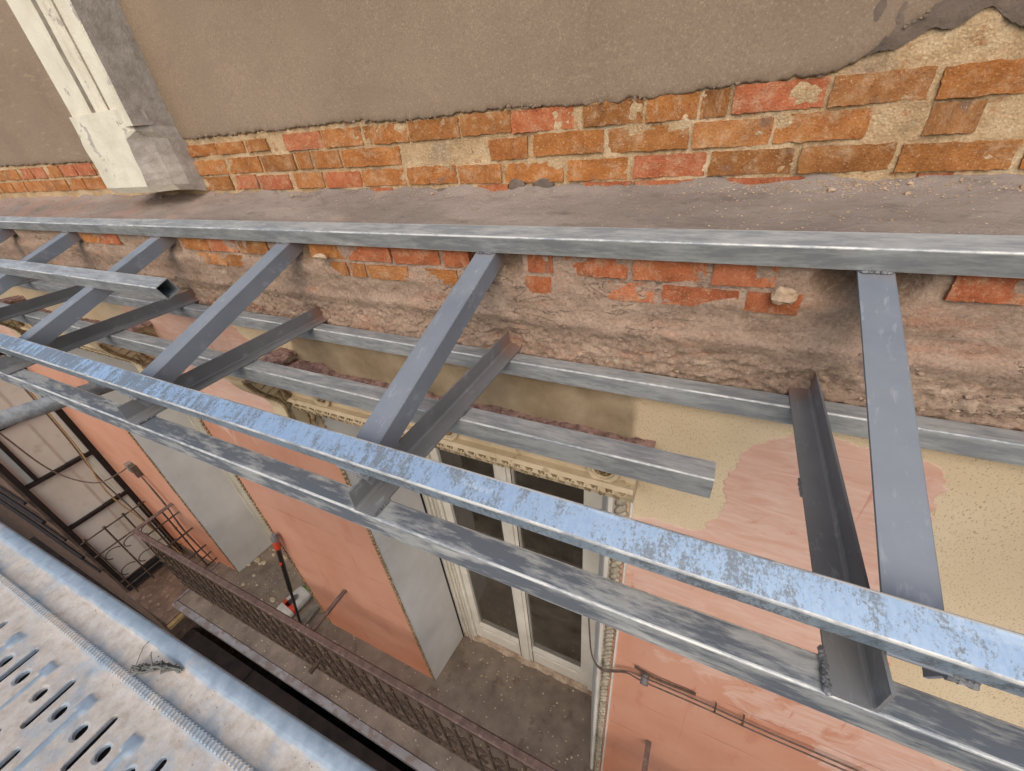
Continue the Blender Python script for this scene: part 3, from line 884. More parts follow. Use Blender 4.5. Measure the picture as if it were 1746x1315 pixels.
# ---- painted facade with two openings
OPEN = [(-1.87, -0.235), (-5.05, -3.37)]
HEAD = -1.215
def poly_sd(px, pz, poly):
    ins = False; dmin = 1e9
    n = len(poly)
    for i in range(n):
        x1, z1 = poly[i]; x2, z2 = poly[(i + 1) % n]
        if (z1 > pz) != (z2 > pz) and px < (x2 - x1) * (pz - z1) / (z2 - z1) + x1:
            ins = not ins
        dx, dz = x2 - x1, z2 - z1
        tt = max(0, min(1, ((px - x1) * dx + (pz - z1) * dz) / (dx * dx + dz * dz)))
        dmin = min(dmin, math.hypot(px - x1 - tt * dx, pz - z1 - tt * dz))
    return dmin if ins else -dmin
PINK_R = [(-0.30, -1.41), (-0.10, -1.40), (0.03, -1.39), (0.13, -1.385), (0.165, -1.29), (0.17, -1.2), (0.165, -1.03), (0.195, -0.93), (0.264, -0.873), (0.356, -0.84), (0.45, -0.845),
          (0.59, -0.85), (0.637, -0.89), (0.655, -0.98), (0.70, -1.15), (0.76, -1.35), (0.80, -1.6), (0.84, -1.9), (1.02, -2.15), (1.16, -2.34), (1.5, -2.42), (2.9, -2.6), (2.9, -5.2), (-0.3, -5.2)]
PIER = [(-3.45, -5.2), (-3.45, -0.80), (-2.35, -0.80), (-2.2, -0.9), (-1.95, -1.0), (-1.8, -1.2), (-1.8, -5.2)]
FARP = [(-8, -5.4), (-8, -1.0), (-5.0, -1.0), (-5.0, -5.4)]
OLIVE = [(-1.88, -1.1), (-1.86, -0.74), (-0.17, -0.74), (-0.145, -0.85), (-0.15, -1.1)]
pink = []; pale = []; olive = []
def f_fac(x, z):
    sd = max(poly_sd(x, z, PINK_R), poly_sd(x, z, PIER), poly_sd(x, z, FARP))
    pink.append(max(-0.3, min(0.3, sd)))
    # whitish over-brushing: upper right wall and the top of the pier
    pv = -0.45
    if x > -0.3:
        pv = 0.38 - 0.9 * max(0, abs(z + 1.75 + 0.55 * (x - 0.4)) - 0.35) if z > -2.9 else -0.6
        if z > -1.25: pv = 0.42
    else:
        pv = 0.6 - 1.6 * max(0, -1.35 - z)
    pale.append(max(-0.6, pv))
    olive.append(max(-0.3, min(0.3, poly_sd(x, z, OLIVE))))
    return (x, FY + 0.002 * fbm((x * 2, z * 2, 3), 3), z)
def opening(x, z):
    return any(a < x < b and z < HEAD for a, b in OPEN)
xs = sorted(set([round(v, 4) for v in frange(-6.75, XR, 0.05)] + [-1.87, -0.235, -5.05, -3.37]))
zs = sorted(set([round(v, 4) for v in frange(-5.0, -0.765, 0.05)] + [HEAD]))
xs = [v for i, v in enumerate(xs) if i == 0 or v - xs[i - 1] > 0.004 or v in (-1.87, -0.235, -5.05, -3.37)]
mb = MB()
mb.grid(f_fac, xs, zs, True, opening)
FAC = mb.build('facade_wall', 'facade', BLD, {'pink': pink, 'pale': pale, 'olive': olive}, fix=False)

# ---- openings: reveals, heads, rooms
for (a, b) in OPEN:
    splay = 0.055
    yd = 1.70
    mb = MB()
    def f_rl(y, z, a=a):
        return (a + splay * (y - FY) / (yd - FY) + 0.004 * fbm((y * 6, z * 3, 1), 3) * max(0, 1 - (y - FY) / 0.4), y, z)
    mb.grid(f_rl, frange(FY, yd + 0.1, 0.06), frange(FLOOR - 0.02, HEAD + 0.02, 0.12))
    mb.build('reveal', 'reveal', FAC, fix=False)
    mb = MB()
    def f_rr(y, z, b=b):
        return (b - 0.14 * (y - FY) / (yd - FY), y, z)
    mb.grid(f_rr, frange(FY, yd + 0.1, 0.06), frange(FLOOR - 0.02, HEAD + 0.02, 0.12))
    mb.build('reveal', 'reveal', FAC, fix=False)
    mb = MB()
    mb.box(a - 0.02, b + 0.02, FY + 0.005, yd + 0.12, HEAD + 0.004, HEAD + 0.03)
    mb.build('lintel', 'reveal', FAC)
    # the room behind: open box
    mb = MB()
    mb.add([(a - .4, yd + .13, FLOOR - .03), (b + .4, yd + .13, FLOOR - .03), (b + .4, 4.6, FLOOR - .03), (a - .4, 4.6, FLOOR - .03),
            (a - .4, yd + .13, -1.0), (b + .4, yd + .13, -1.0), (b + .4, 4.6, -1.0), (a - .4, 4.6, -1.0)],
           [(0, 1, 2, 3), (4, 7, 6, 5), (2, 6, 7, 3), (0, 3, 7, 4), (1, 5, 6, 2)])
    mb.build('room', 'room', FAC)
    mb = MB()
    mb.box(a - 0.6, a + 0.03, yd + 0.09, yd + 0.128, FLOOR - 0.1, -0.95)
    mb.box(b - 0.06, b + 0.6, yd + 0.09, yd + 0.128, FLOOR - 0.1, -0.95)
    mb.box(a + 0.03, b - 0.06, yd + 0.13, yd + 0.16, HEAD - 0.001, -0.95)
    mb.build('inner_wall', 'room', FAC)

# rope mouldings on the arrises of the piers, egg strip on the right jamb
def rope(x, y, z0, z1, name, r=0.016, tw=0.045, wide=0.0, mat='stucco_dirty'):
    mb = MB()
    z = z0; k = 0
    while z < z1:
        mb.lump((x, y, z), (r * 1.05 + wide, r * 0.42, tw * 0.44), k, 0.18, 6, 4)
        # lean of the strand
        for i in range(len(mb.v) - 20, len(mb.v)):
            vx, vy, vz = mb.v[i]
            mb.v[i] = (vx, vy, vz + (vx - x) * 0.9)
        z += tw * 0.8; k += 1
    mb.box(x - 0.026 - wide, x - 0.002, y + 0.004, y + 0.03, z0, z1)
    return mb.build(name, mat, FAC, fix=False)
rope(-1.885, FY - 0.004, FLOOR + 0.01, HEAD + 0.02, 'rope_moulding', 0.021, 0.05)
rope(-3.352, FY - 0.004, FLOOR + 0.01, HEAD + 0.02, 'rope_moulding', 0.021, 0.05)
rope(-5.068, FY - 0.004, FLOOR - 0.2, HEAD + 0.02, 'rope_moulding', 0.021, 0.05)
rope(-0.175, FY - 0.006, FLOOR + 0.01, HEAD + 0.06, 'egg_moulding', 0.022, 0.06, 0.006, 'jamb_ornament')
mb = MB()
mb.prism([(0, 0), (0.012, -0.02), (0.03, -0.024), (0.034, 0)], (-0.238, FY, FLOOR + 0.005), (1, 0, 0), (0, 1, 0), (0, 0, 1), HEAD - FLOOR)
mb.prism([(0, 0), (0.004, -0.018), (0.012, -0.018), (0.016, 0)], (-0.142, FY, FLOOR + 0.005), (1, 0, 0), (0, 1, 0), (0, 0, 1), HEAD - FLOOR + 0.05)
mb.build('jamb_fillet', 'door_white', FAC)

# ---- hood over each opening: broken shelf, frieze, leaf moulding, rosettes, scroll consoles
def hood(x0, x1, shift, consoles, name):
    fy = 1.055
    mb = MB()
    mb.box(x0, x1, fy, FY + 0.02, -1.14, -1.02)
    H = mb.build(name, 'stucco', BLD)
    # crumbling shelf
    mb = MB()
    def f_sh(x, y):
        k = (FY - y) / (FY - 0.985)
        z = -0.995 + 0.012 * fbm((x * 8, y * 14, 2), 4) + 0.008 * fbm((x * 40, y * 40, 3), 3)
        e = max(0, 1 - (x - x0) / 0.32)
        z += 0.05 * min(1, e * 3) * (0.8 + 0.4 * fbm((x * 10, y * 10, 8), 2))
        z += 0.022 * max(0, k - 0.8) / 0.2 * (0.5 + fbm((x * 5, 0, 4), 3))
        yy = y + 0.02 * fbm((x * 6, 2, 6), 4) * max(0, k - 0.6)
        return (x, yy, z)
    xs_ = frange(x0 - 0.0, x1 + 0.04, 0.014)
    mb.grid(f_sh, xs_, frange(0.985, FY + 0.01, 0.0125))
    front = [f_sh(x, 0.985) for x in xs_]
    lo = [(p[0], fy - 0.03, -1.035) for p in front]
    n_ = len(xs_)
    mb.add(front + lo, [(i, i + 1, n_ + i + 1, n_ + i) for i in range(n_ - 1)])
    left = [f_sh(x0, y) for y in frange(0.985, FY + 0.01, 0.0125)]
    mb.add(left + [(p[0], p[1], -1.035) for p in left], [(i, i + 1, len(left) + i + 1, len(left) + i) for i in range(len(left) - 1)])
    mb.build('broken_shelf', 'rubble', H, fix=False)
    mb = MB()
    for k in range(420):
        x = random.uniform(x0 - 0.1, x1); y = random.uniform(1.0, FY - 0.01)
        r = random.uniform(0.002, 0.008)
        mb.lump((x, y, f_sh(x, y)[2] + r * .3), (r * 1.2, r, r * 0.8), k, 0.4, 5, 4)
    o = mb.build('shelf_crumbs', 'rubble', H, fix=False); o['kind'] = 'stuff'
    # mouldings under the frieze
    mb = MB()
    mb.prism([(0, 0), (-0.03, 0.0), (-0.042, -0.012), (-0.03, -0.022), (0, -0.024)], (x0 + 0.02, fy, -1.118), (0, 1, 0), (0, 0, 1), (1, 0, 0), x1 - x0 - 0.02)
    mb.prism([(0, 0), (-0.018, -0.006), (-0.026, -0.026), (-0.012, -0.06), (0.0, -0.072), (0.1, -0.072), (0.1, 0)], (x0 + 0.02, fy, -1.143), (0, 1, 0), (0, 0, 1), (1, 0, 0), x1 - x0 - 0.02)
    mb.build('cornice_moulding', 'stucco', H)
    mb = MB()
    x = x0 + 0.05; k = 0
    while x < x1 - 0.03:
        for (dx, dz, sx, sz) in ((0, -0.004, 0.009, 0.017), (0.015, -0.012, 0.007, 0.010), (-0.012, 0.010, 0.006, 0.010), (0.026, 0.008, 0.006, 0.008)):
            mb.lump((x + dx + random.uniform(-.002, .002), fy - 0.020, -1.172 + dz), (sx, 0.007, sz), k, 0.3, 6, 4)
        mb.lump((x + 0.03, fy - 0.026, -1.147), (0.012, 0.012, 0.008), k, 0.25, 6, 4)
        x += 0.052; k += 1
    mb.build('leaf_moulding', 'stucco_dirty', H, fix=False)
    # rosettes
    for rx in (x0 + 0.27, (x0 + x1) / 2 + 0.11, x1 - 0.115):
        c = Vector((rx, fy, -1.072))
        mb = MB()
        ring = [c + Vector((cos(a) * 0.052, -0.012, sin(a) * 0.052)) for a in [2 * pi * i / 22 for i in range(22)]]
        mb.pipe(ring, 0.011, 6, closed=True)
        ring = [c + Vector((cos(a) * 0.040, -0.008, sin(a) * 0.040)) for a in [2 * pi * i / 20 for i in range(20)]]
        mb.pipe(ring, 0.005, 5, closed=True)
        mb.build('rosette', 'stucco', H, fix=False)
        mb = MB()
        for i in range(8):
            a = 2 * pi * i / 8 + 0.2
            mb.lump(c + Vector((cos(a) * 0.022, -0.008, sin(a) * 0.022)), (0.012, 0.012, 0.012), i, 0.3, 6, 4)
            a2 = a + 0.3
            mb.lump(c + Vector((cos(a2) * 0.033, -0.004, sin(a2) * 0.033)), (0.006, 0.008, 0.006), i, 0.3, 5, 4)
        mb.lump(c + Vector((0, -0.012, 0)), (0.012, 0.014, 0.012), 2, 0.1, 7, 5)
        mb.build('rosette_petals', 'stucco_dirty', H, fix=False)
    # scroll consoles: S profile with carved sides
    key = [(0.868, -0.925), (0.872, -0.955), (0.90, -1.01), (0.945, -1.07), (0.98, -1.12), (0.992, -1.17), (0.99, -1.22), (0.995, -1.27), (1.02, -1.33), (1.06, -1.385), (1.10, -1.43), (1.12, -1.46)]
    prof = [(v.x, v.y) for v in curve([(a_, b_, 0) for a_, b_ in key], 3)]
    NPF = len(prof)
    prof += [(FY + 0.01, -1.48), (FY + 0.01, -0.925)]
    for cx0, cx1 in consoles:
        mb = MB()
        mb.prism(prof, (cx0, 0, 0), (0, 1, 0), (0, 0, 1), (1, 0, 0), cx1 - cx0)
        mb.box(cx0 - 0.012, cx1 + 0.012, 0.862, FY, -0.928, -0.915)
        C = mb.build('scroll_console', 'stucco', H)
        mb = MB()
        def f_bk(x, y, cx0=cx0, cx1=cx1):
            ex = min(x - cx0, cx1 + 0.03 - x, y - 0.875)
            return (x + 0.008 * fbm((y * 20, 1, 2), 3), y, -0.905 + 0.010 * fbm((x * 14, y * 14, 2), 4) + 0.006 * fbm((x * 50, y * 50, 2), 3) - (0.02 if ex < 0.006 else 0))
        mb.grid(f_bk, frange(cx0 - 0.02, cx1 + 0.03, 0.01), frange(0.87, FY + 0.01, 0.01))
        mb.build('stone_block', 'rubble', C, fix=False)
        mb = MB()
        for sx in (cx1 + 0.002,):
            # front rim following the profile
            mb.pipe([(sx, y + 0.008, z) for y, z in prof[:NPF]], 0.008, 6)
            mb.pipe([(sx, y + 0.026, z - 0.006) for y, z in prof[2:NPF - 3]], 0.0035, 5)
            def vol(cy, cz, r0, turns, a0, dirn):
                return [(sx, cy + cos(a0 + dirn * a) * r0 * (1 - 0.85 * a / (turns * 2 * pi)), cz + sin(a0 + dirn * a) * r0 * (1 - 0.85 * a / (turns * 2 * pi)))
                        for a in [turns * 2 * pi * i / 44 for i in range(45)]]
            # big volute beside the wall, thick S roll running down from it
            mb.pipe(vol(1.085, -1.03, 0.068, 2.1, pi * 1.15, -1), [0.017 - 0.010 * i / 44 for i in range(45)], 7)
            sw = curve([(sx, 1.02, -1.06), (sx, 1.03, -1.12), (sx, 1.075, -1.17), (sx, 1.115, -1.22), (sx, 1.12, -1.28), (sx, 1.10, -1.34)], 6)
            mb.pipe(sw, [0.014 + 0.012 * sin(pi * i / (len(sw) - 1)) for i in range(len(sw))], 8)
            sw = curve([(sx, 1.0, -1.06), (sx, 1.008, -1.13), (sx, 1.05, -1.19), (sx, 1.085, -1.24), (sx, 1.09, -1.30), (sx, 1.075, -1.36)], 6)
            mb.pipe(sw, 0.006, 6)
            # acanthus ribs fanning out towards the front
            for q in range(7):
                t0 = q / 6
                p0_ = Vector((sx, 1.015 + 0.05 * t0, -1.005 - 0.16 * t0)) ; p1_ = Vector((sx, 0.915 + 0.085 * t0, -0.965 - 0.23 * t0))
                mid_ = (p0_ + p1_) / 2 + Vector((0, 0.01, 0.02))
                cv = curve([p0_, mid_, p1_], 5)
                mb.pipe(cv, [0.009 * (1 - 0.75 * i / (len(cv) - 1)) for i in range(len(cv))], 5)
            for q in range(4):
                cv = curve([(sx, 1.03 + 0.02 * q, -0.955), (sx, 1.0 + 0.02 * q, -0.975 - 0.004 * q), (sx, 0.985 + 0.02 * q, -1.01)], 4)
                mb.pipe(cv, 0.005, 5)
        mb.build('carved_scroll', 'stucco_dirty', C, fix=False)
    return H
hood(-1.90, -0.12, 0, [(-1.975, -1.875)], 'door_hood')
hood(-5.1, -3.36, 0, [(-3.30, -3.20), (-5.18, -5.08)], 'door_hood')

# ---- french doors
def french_door(a, b, name, gap=True):
    y0, y1 = 1.70, 1.76
    mb = MB()
    mb.box(a, a + 0.16, y0 - 0.02, y1 + 0.02, FLOOR, HEAD)
    mb.box(b - 0.05, b, y0 - 0.015, y1 + 0.02, FLOOR, HEAD)
    DR = mb.build(name, 'door_white', BLD)
    for xx, w in ((a + 0.045, 0.006), (a + 0.085, 0.01), (a + 0.125, 0.006)):
        mb = MB(); mb.box(xx, xx + w, y0 - 0.045, y0 - 0.02, FLOOR + 0.01, HEAD); mb.build('frame_bead', 'door_white', DR)
    mb = MB(); mb.box(a - 0.02, a + 0.006, y0 - 0.06, y0 - 0.015, FLOOR, HEAD); mb.build('shadow_gap' if gap else 'frame_bead', 'dark_gap' if gap else 'door_white', DR)
    la, lb = a + 0.16, b - 0.05
    mid = (la + lb) / 2 - 0.02
    for (p, q, bar) in ((la, mid, 0), (mid, lb, 1)):
        s0 = 0.075; s1 = 0.075
        mb = MB(); mb.box(p + 0.003, p + s0, y0, y1, FLOOR + 0.06, HEAD - 0.002); mb.build('stile', 'door_white', DR)
        mb = MB(); mb.box(q - s1, q - 0.003, y0, y1, FLOOR + 0.06, HEAD - 0.002); mb.build('stile', 'door_white', DR)
        mb = MB(); mb.box(p + s0, q - s1, y0 + 0.003, y1 - 0.003, FLOOR + 0.06, FLOOR + 0.34); mb.build('bottom_rail', 'door_white', DR)
        mb = MB(); mb.box(p + s0, q - s1, y0 - 0.012, y0 + 0.002, FLOOR + 0.315, FLOOR + 0.34)
        mb.box(p + s0 + .03, q - s1 - .03, y0 - 0.006, y0 + 0.002, FLOOR + 0.12, FLOOR + 0.26); mb.build('rail_bead', 'door_white', DR)
        mb = MB(); mb.box(p + s0, q - s1, y0 + 0.003, y1 - 0.003, HEAD - 0.08, HEAD - 0.002); mb.build('top_rail', 'door_white', DR)
        mb = MB(); mb.box(p + s0, q - s1, 1.728, 1.734, FLOOR + 0.34, HEAD - 0.08); mb.build('pane', 'glass', DR)
    mb = MB()
    mb.box(mid - 0.035, mid + 0.035, y0 - 0.018, y0, FLOOR + 0.065, HEAD - 0.004)
    mb.build('cover_strip', 'door_white', DR)
    for xx in (mid - 0.072, mid + 0.066):
        mb = MB(); mb.box(xx, xx + 0.006, y0 - 0.004, y0 + 0.001, FLOOR + 0.065, HEAD - 0.004); mb.build('shadow_gap', 'dark_gap', DR)
    mb = MB()
    def f_s(x, t_):
        y = 1.77 - 0.11 * t_ - (0.02 * fbm((x * 8, 1, 1), 3) if t_ > 0.6 else 0)
        z = FLOOR + 0.055 - (0.05 * max(0, t_ - 0.75) / 0.25) + 0.006 * fbm((x * 14, t_ * 4, 5), 3)
        return (x, y, z)
    mb.grid(f_s, frange(a - 0.01, b + 0.01, 0.02), frange(0, 1, 0.1))
    mb.build('threshold', 'sill', DR, fix=False)
    return DR
french_door(-1.825, -0.365, 'french_door')
french_door(-5.0, -3.5, 'french_door', False)

# ---- balcony slab
mb = MB()
def f_fl(x, y):
    return (x, y, FLOOR + 0.006 * fbm((x * 2, y * 2, 2), 3) + 0.003 * fbm((x * 14, y * 14, 2), 3))
mb.grid(f_fl, frange(-5.45, XR, 0.04), frange(0.57, 1.80, 0.04))
SLAB = mb.build('balcony_slab', 'floor', BLD, fix=False)
mb = MB()
mb.prism([(0, 0), (0.05, 0.012), (0.055, 0.004), (0.055, -0.12), (-0.01, -0.13), (-0.012, -0.004)], (-5.47, 0.525, FLOOR - 0.002), (0, 1, 0), (0, 0, 1), (1, 0, 0), XR + 5.47)
mb.build('slab_edge', 'lip', SLAB)
mb = MB()
mb.box(-5.46, XR, 0.56, 1.18, FLOOR - 0.22, FLOOR - 0.03)
mb.build('slab_body', 'brown_ledge', SLAB)
mb = MB()
mb.box(-5.47, -5.44, 0.535, 1.15, FLOOR - 0.12, FLOOR + 0.012)
mb.build('slab_end', 'lip', SLAB)
# lower storeys wall below the balcony
mb = MB()
mb.box(-9, XR, FY, 1.4, -9.6, FLOOR - 0.21)
mb.build('lower_storey_wall', 'brown_ledge', BLD)

# ================================================================== STEEL CORNICE FRAME (welded: one thing)
FRM = thing('steel_frame', 'welded galvanised steel cornice frame of square tubes, rafters and angle irons on the wall', 'steel frame', (0, 1.1, -0.78))
TH = math.atan(0.38)
U = Vector((0, cos(TH), sin(TH)))          # up the slope, towards the wall
NRM = Vector((0, -sin(TH), cos(TH)))       # out of the slope
S = 0.06
def sloped_tube(x0, x1, fy, fz, mat, name, s=S, dz=0.0):
    """tube lying along X on the slope; (fy, fz) = its upper front arris"""
    mb = MB()
    p0 = Vector((x0, fy, fz)) - NRM * s
    p1 = Vector((x1, fy, fz + dz)) - NRM * s
    mb.hollow(p0, p1, U, NRM, s, s, 0.003, 0.0045); mb.mat2 = 'worn_edge'
    return mb.build(name, mat, FRM)
def level_tube(x0, x1, fy, top, mat, name, s=S, dy=0.0, dz=0.0):
    mb = MB()
    mb.hollow((x0, fy, top - s), (x1, fy + dy, top - s + dz), (0, 1, 0), (0, 0, 1), s, s, 0.003, 0.0045); mb.mat2 = 'worn_edge'
    return mb.build(name, mat, FRM)
sloped_tube(-6.9, -2.62, 1.113, -0.303, 'galv', 'ridge_tube', 0.058)
sloped_tube(-2.618, 2.7, 1.115, -0.303, 'galv', 'ridge_tube', 0.06)
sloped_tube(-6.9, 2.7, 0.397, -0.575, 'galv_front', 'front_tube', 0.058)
STUB = sloped_tube(-6.9, -1.90, 0.765, -0.437, 'galv', 'stub_tube', 0.06)
level_tube(-6.9, 2.7, 0.383, -0.722, 'galv_dull', 'lower_tube', 0.057)
level_tube(-6.9, 0.082, 0.755, -0.722, 'galv', 'middle_tube', 0.064)
level_tube(-6.9, 2.7, 1.10, -0.722, 'galv', 'wall_tube', 0.06)
# rafters: under the ridge tube down to the front tube
for rx in RX:
    lo = Vector((rx, 0.395, -0.575)) - NRM * 0.0595 - U * 0.0
    hi = Vector((rx, 1.115, -0.303)) - NRM * 0.0615 + U * 0.055
    w = 0.068
    mb = MB()
    tt = 0.006
    pr = [(-w / 2, 0), (-w / 2, -tt), (w / 2 - tt - 0.004, -tt), (w / 2 - tt, -tt - 0.004), (w / 2 - tt, -0.06), (w / 2, -0.06), (w / 2, -0.003), (w / 2 - 0.003, 0)]
    mb.prism(pr, lo, (1, 0, 0), NRM, hi - lo, (hi - lo).length)
    RF = mb.build('rafter', 'primer', FRM)
    mb = MB()
    q = Vector((rx, 1.118, -0.303)) - NRM * 0.061
    for k in range(5):
        mb.lump(q + Vector(((k - 2) * 0.011, -0.004, 0.001)), (0.009, 0.007, 0.006), k, 0.25, 6, 4)
    mb.build('weld', 'weld', RF)
    mb = MB()
    q = Vector((rx, 0.397, -0.575)) - NRM * 0.064
    for k in range(5):
        mb.lump(q + Vector((0.03 + k * 0.006, 0.0, -0.002)), (0.007, 0.007, 0.006), k + 3, 0.25, 6, 4)
    mb.build('weld', 'weld', RF)
    if rx < -2:
        mb = MB()
        q = Vector((rx, 0.765, -0.437)) - NRM * 0.0605
        mb.box(rx - 0.03, rx + 0.03, q.y + 0.012, q.y + 0.05, q.z - 0.012, q.z + 0.016)
        mb.build('spacer', 'galv', RF)
# angle irons: lie on the three level tubes, run into the wall
for i, ax in enumerate(AX):
    y0, y1, zb = 0.384, 1.225, -0.7205
    t_ = 0.005
    sg = 1 if ax < 0.2 else -1
    h, w = 0.058, 0.056
    prof = [(0, 0), (sg * w, 0), (sg * w, t_), (sg * (t_ + 0.006), t_), (sg * (t_ + 0.002), t_ + 0.002), (sg * t_, t_ + 0.006), (sg * t_, h), (0, h)]
    mb = MB()
    mb.prism(prof, (ax, y0, zb), (1, 0, 0), (0, 0, 1), (0, 1, 0), y1 - y0)
    AI = mb.build('angle_iron', 'angle', FRM)
    for (yy, side) in ((0.41, 1), (0.79, 1)):
        mb = MB()
        for k in range(7):
            mb.lump((ax + sg * (w + 0.001), yy - 0.02 + k * 0.0075, zb + 0.002), (0.005, 0.007, 0.003), k + i, 0.3, 6, 4)
        mb.build('weld', 'weld', AI)
    if sg < 0:
        mb = MB()
        for k in range(10):
            mb.lump((ax - w - 0.003 + 0.003 * random.random(), 0.387 + k * 0.0062, zb + 0.003), (0.006, 0.0075, 0.0035), k + i, 0.3, 7, 5)
        mb.build('weld', 'weld', AI)

# ================================================================== BALCONY RAILING
RZ, RY = -3.62, 0.735
RAIL = thing('balcony_railing', 'rusty brown wrought iron balcony railing with scrolls above the dusty slab', 'railing', (-2.0, RY, FLOOR))
xa, xb = -5.47, 2.6
mb = MB()
mb.prism([(-0.026, 0), (0.026, 0), (0.03, 0.006), (0.02, 0.014), (-0.02, 0.014), (-0.03, 0.006)], (xa - 0.02, RY, RZ), (0, 1, 0), (0, 0, 1), (1, 0, 0), xb - xa)
mb.build('top_rail', 'rust', RAIL)
mb = MB(); mb.box(xa - 0.045, xa + 0.006, RY - 0.028, 1.17, RZ + 0.001, RZ + 0.013); mb.build('return_rail', 'rust', RAIL)
for zz, nm, hh in ((RZ - 0.14, 'upper_rail', 0.008), (RZ - 0.95, 'lower_rail', 0.008), (RZ - 1.10, 'bottom_rail', 0.010)):
    mb = MB(); mb.box(xa, xb, RY - 0.011, RY + 0.011, zz, zz + hh); mb.build(nm, 'rust_dark', RAIL)
    mb = MB(); mb.box(xa - 0.011, xa + 0.011, RY + 0.012, 1.17, zz + 0.001, zz + hh + 0.001); mb.build('return_rail', 'rust_dark', RAIL)
bar = MB(); bar.box(-0.008, 0.008, -0.008, 0.008, RZ - 1.095, RZ - 0.002)
for zk in (RZ - 0.3, RZ - 0.55, RZ - 0.8):
    bar.lump((0, 0, zk), (0.017, 0.017, 0.016), 1, 0.0, 8, 5)
barm = bar.mesh('baluster'); barm.materials.append(MT['rust_dark'])
scr = MB()
for s_ in (-1, 1):
    pts = []
    for i in range(34):
        t_ = i / 33
        a = t_ * 2 * pi * 1.3
        r = 0.048 * (1 - 0.72 * t_)
        pts.append((0.062 + s_ * 0.0 + cos(a * s_ + pi / 2) * r * s_, 0, -0.62 + s_ * (0.12 + 0.0) + sin(a + pi / 2) * r))
    scr.pipe([(p[0], p[1], p[2] + RZ) for p in pts], 0.006, 5)
scr.pipe([(0.062 + 0.045 * sin(t * 2 * pi), 0, RZ - 0.62 - 0.2 * (t - 0.5) * 2) for t in [i / 20 for i in range(21)]], 0.006, 5)
rgm = MB()
ring = [(0.062 + 0.05 * cos(a), 0, RZ - 0.07 + 0.05 * sin(a)) for a in [2 * pi * i / 18 for i in range(18)]]
rgm.pipe(ring, 0.005, 5, closed=True)
rgm = rgm.mesh('ring'); rgm.materials.append(MT['rust_dark'])
lfm = MB(); lfm.lump((0.062, 0, RZ - 1.02), (0.03, 0.01, 0.04), 5, 0.3, 7, 5)
lfm = lfm.mesh('leaf'); lfm.materials.append(MT['rust_dark'])
scrm = scr.mesh('scroll'); scrm.materials.append(MT['rust_dark'])
x = xa
while x < xb - 0.05:
    link('baluster', barm, RAIL, (x, RY, 0))
    if x < xb - 0.2:
        link('scroll', scrm, RAIL, (x + 0.003, RY, 0))
        link('ring', rgm, RAIL, (x + 0.003, RY, 0))
        link('leaf', lfm, RAIL, (x + 0.003, RY, 0))
    x += 0.152
for yy in (0.88, 1.03):
    link('baluster', barm, RAIL, (xa, yy, 0))
for zz, xx in ((RZ - 0.01, -2.64), (RZ - 0.01, 0.15)):
    mb = MB(); mb.box(xx - 0.017, xx + 0.017, RY + 0.03, 1.17, zz - 0.012, zz + 0.012); mb.build('wall_stay', 'rust', RAIL)
mb = MB(); mb.box(-2.83, -2.795, 0.60, 0.755, RZ - 0.66, RZ - 0.63); mb.build('outer_stay', 'rust_dark', RAIL)
for zz, L in ((RZ - 0.45, 0.0), (RZ - 0.8, 0.0)):
    mb = MB()
    mb.pipe([(xa, RY + 0.03, zz), (xa, 1.17, zz)], 0.012, 6)
    mb.build('return_bar', 'rust_dark', RAIL)

# ================================================================== GLAZED GALLERY of the next house
GX = -6.7
GAL = thing('glazed_gallery', 'black framed glazed gallery with cream panels projecting from the next house', 'bay window', (GX, 0.8, -5.2))
for zz in (-1.65, -2.37, -3.10, -3.83):
    mb = MB(); mb.box(GX - 0.01, GX + 0.035, 0.45, 1.15, zz - 0.022, zz + 0.022); mb.build('transom', 'black_frame', GAL)
for (ya, yb) in ((0.425, 0.475), (1.10, 1.157)):
    mb = MB(); mb.box(GX - 0.03, GX + 0.045, ya, yb, -5.15, -1.3); mb.build('post', 'black_frame', GAL)
zz = [-1.3, -1.65, -2.37, -3.10, -3.83, -5.0]
for k in range(5):
    mb = MB()
    def f_p(y, z):
        return (GX - 0.012 - 0.012 * (1 if y > 0.86 else 0) + 0.004 * sin(y * 22), y, z)
    mb.grid(f_p, [0.475, 0.6, 0.72, 0.84, 0.855, 0.87, 0.885, 1.0, 1.045, 1.05, 1.10], frange(zz[k + 1] + 0.022, zz[k] - 0.022, 0.2))
    mb.build('panel', 'curtain', GAL, fix=False)
    mb = MB(); mb.box(GX - 0.012, GX + 0.012, 1.052, 1.098, zz[k + 1] + 0.03, zz[k] - 0.03); mb.build('inner_bead', 'curtain', GAL)
mb = MB(); mb.box(GX - 0.01, GX + 0.02, 0.56, 0.60, -3.07, -2.39); mb.build('stay_bar', 'black_frame', GAL)
mb = MB(); mb.box(GX - 0.03, GX + 0.03, 0.44, 1.15, -5.14, -5.0); mb.build('bottom_panel', 'dark_gap', GAL)
mb = MB(); mb.box(-60, GX - 0.03, 0.40, 1.15, -9.6, -1.0); mb.build('street_front', 'brown_ledge', GAL)
mb = MB(); mb.box(-6.75, -5.70, 0.385, 1.155, -5.34, -5.203); mb.build('base_slab', 'brown_ledge', GAL)
mb = MB(); mb.prism([(0, 0), (0.05, -0.01), (0.06, -0.05), (0.03, -0.09), (0, -0.1)], (-5.70, 0.36, -5.22), (1, 0, 0), (0, 0, 1), (0, 1, 0), 0.8); mb.build('slab_moulding', 'yellow_edge', GAL)
for k in range(5):
    mb = MB()
    mb.pipe([(x, 0.375 - 0.012 * (k % 2) , -3.3 - 0.32 * k + 0.04 * sin(x * 1.7 + k)) for x in frange(-15, GX + 0.0, 0.4)], 0.016 + 0.006 * (k % 2), 6)
    mb.build('conduit', 'black_frame', GAL)
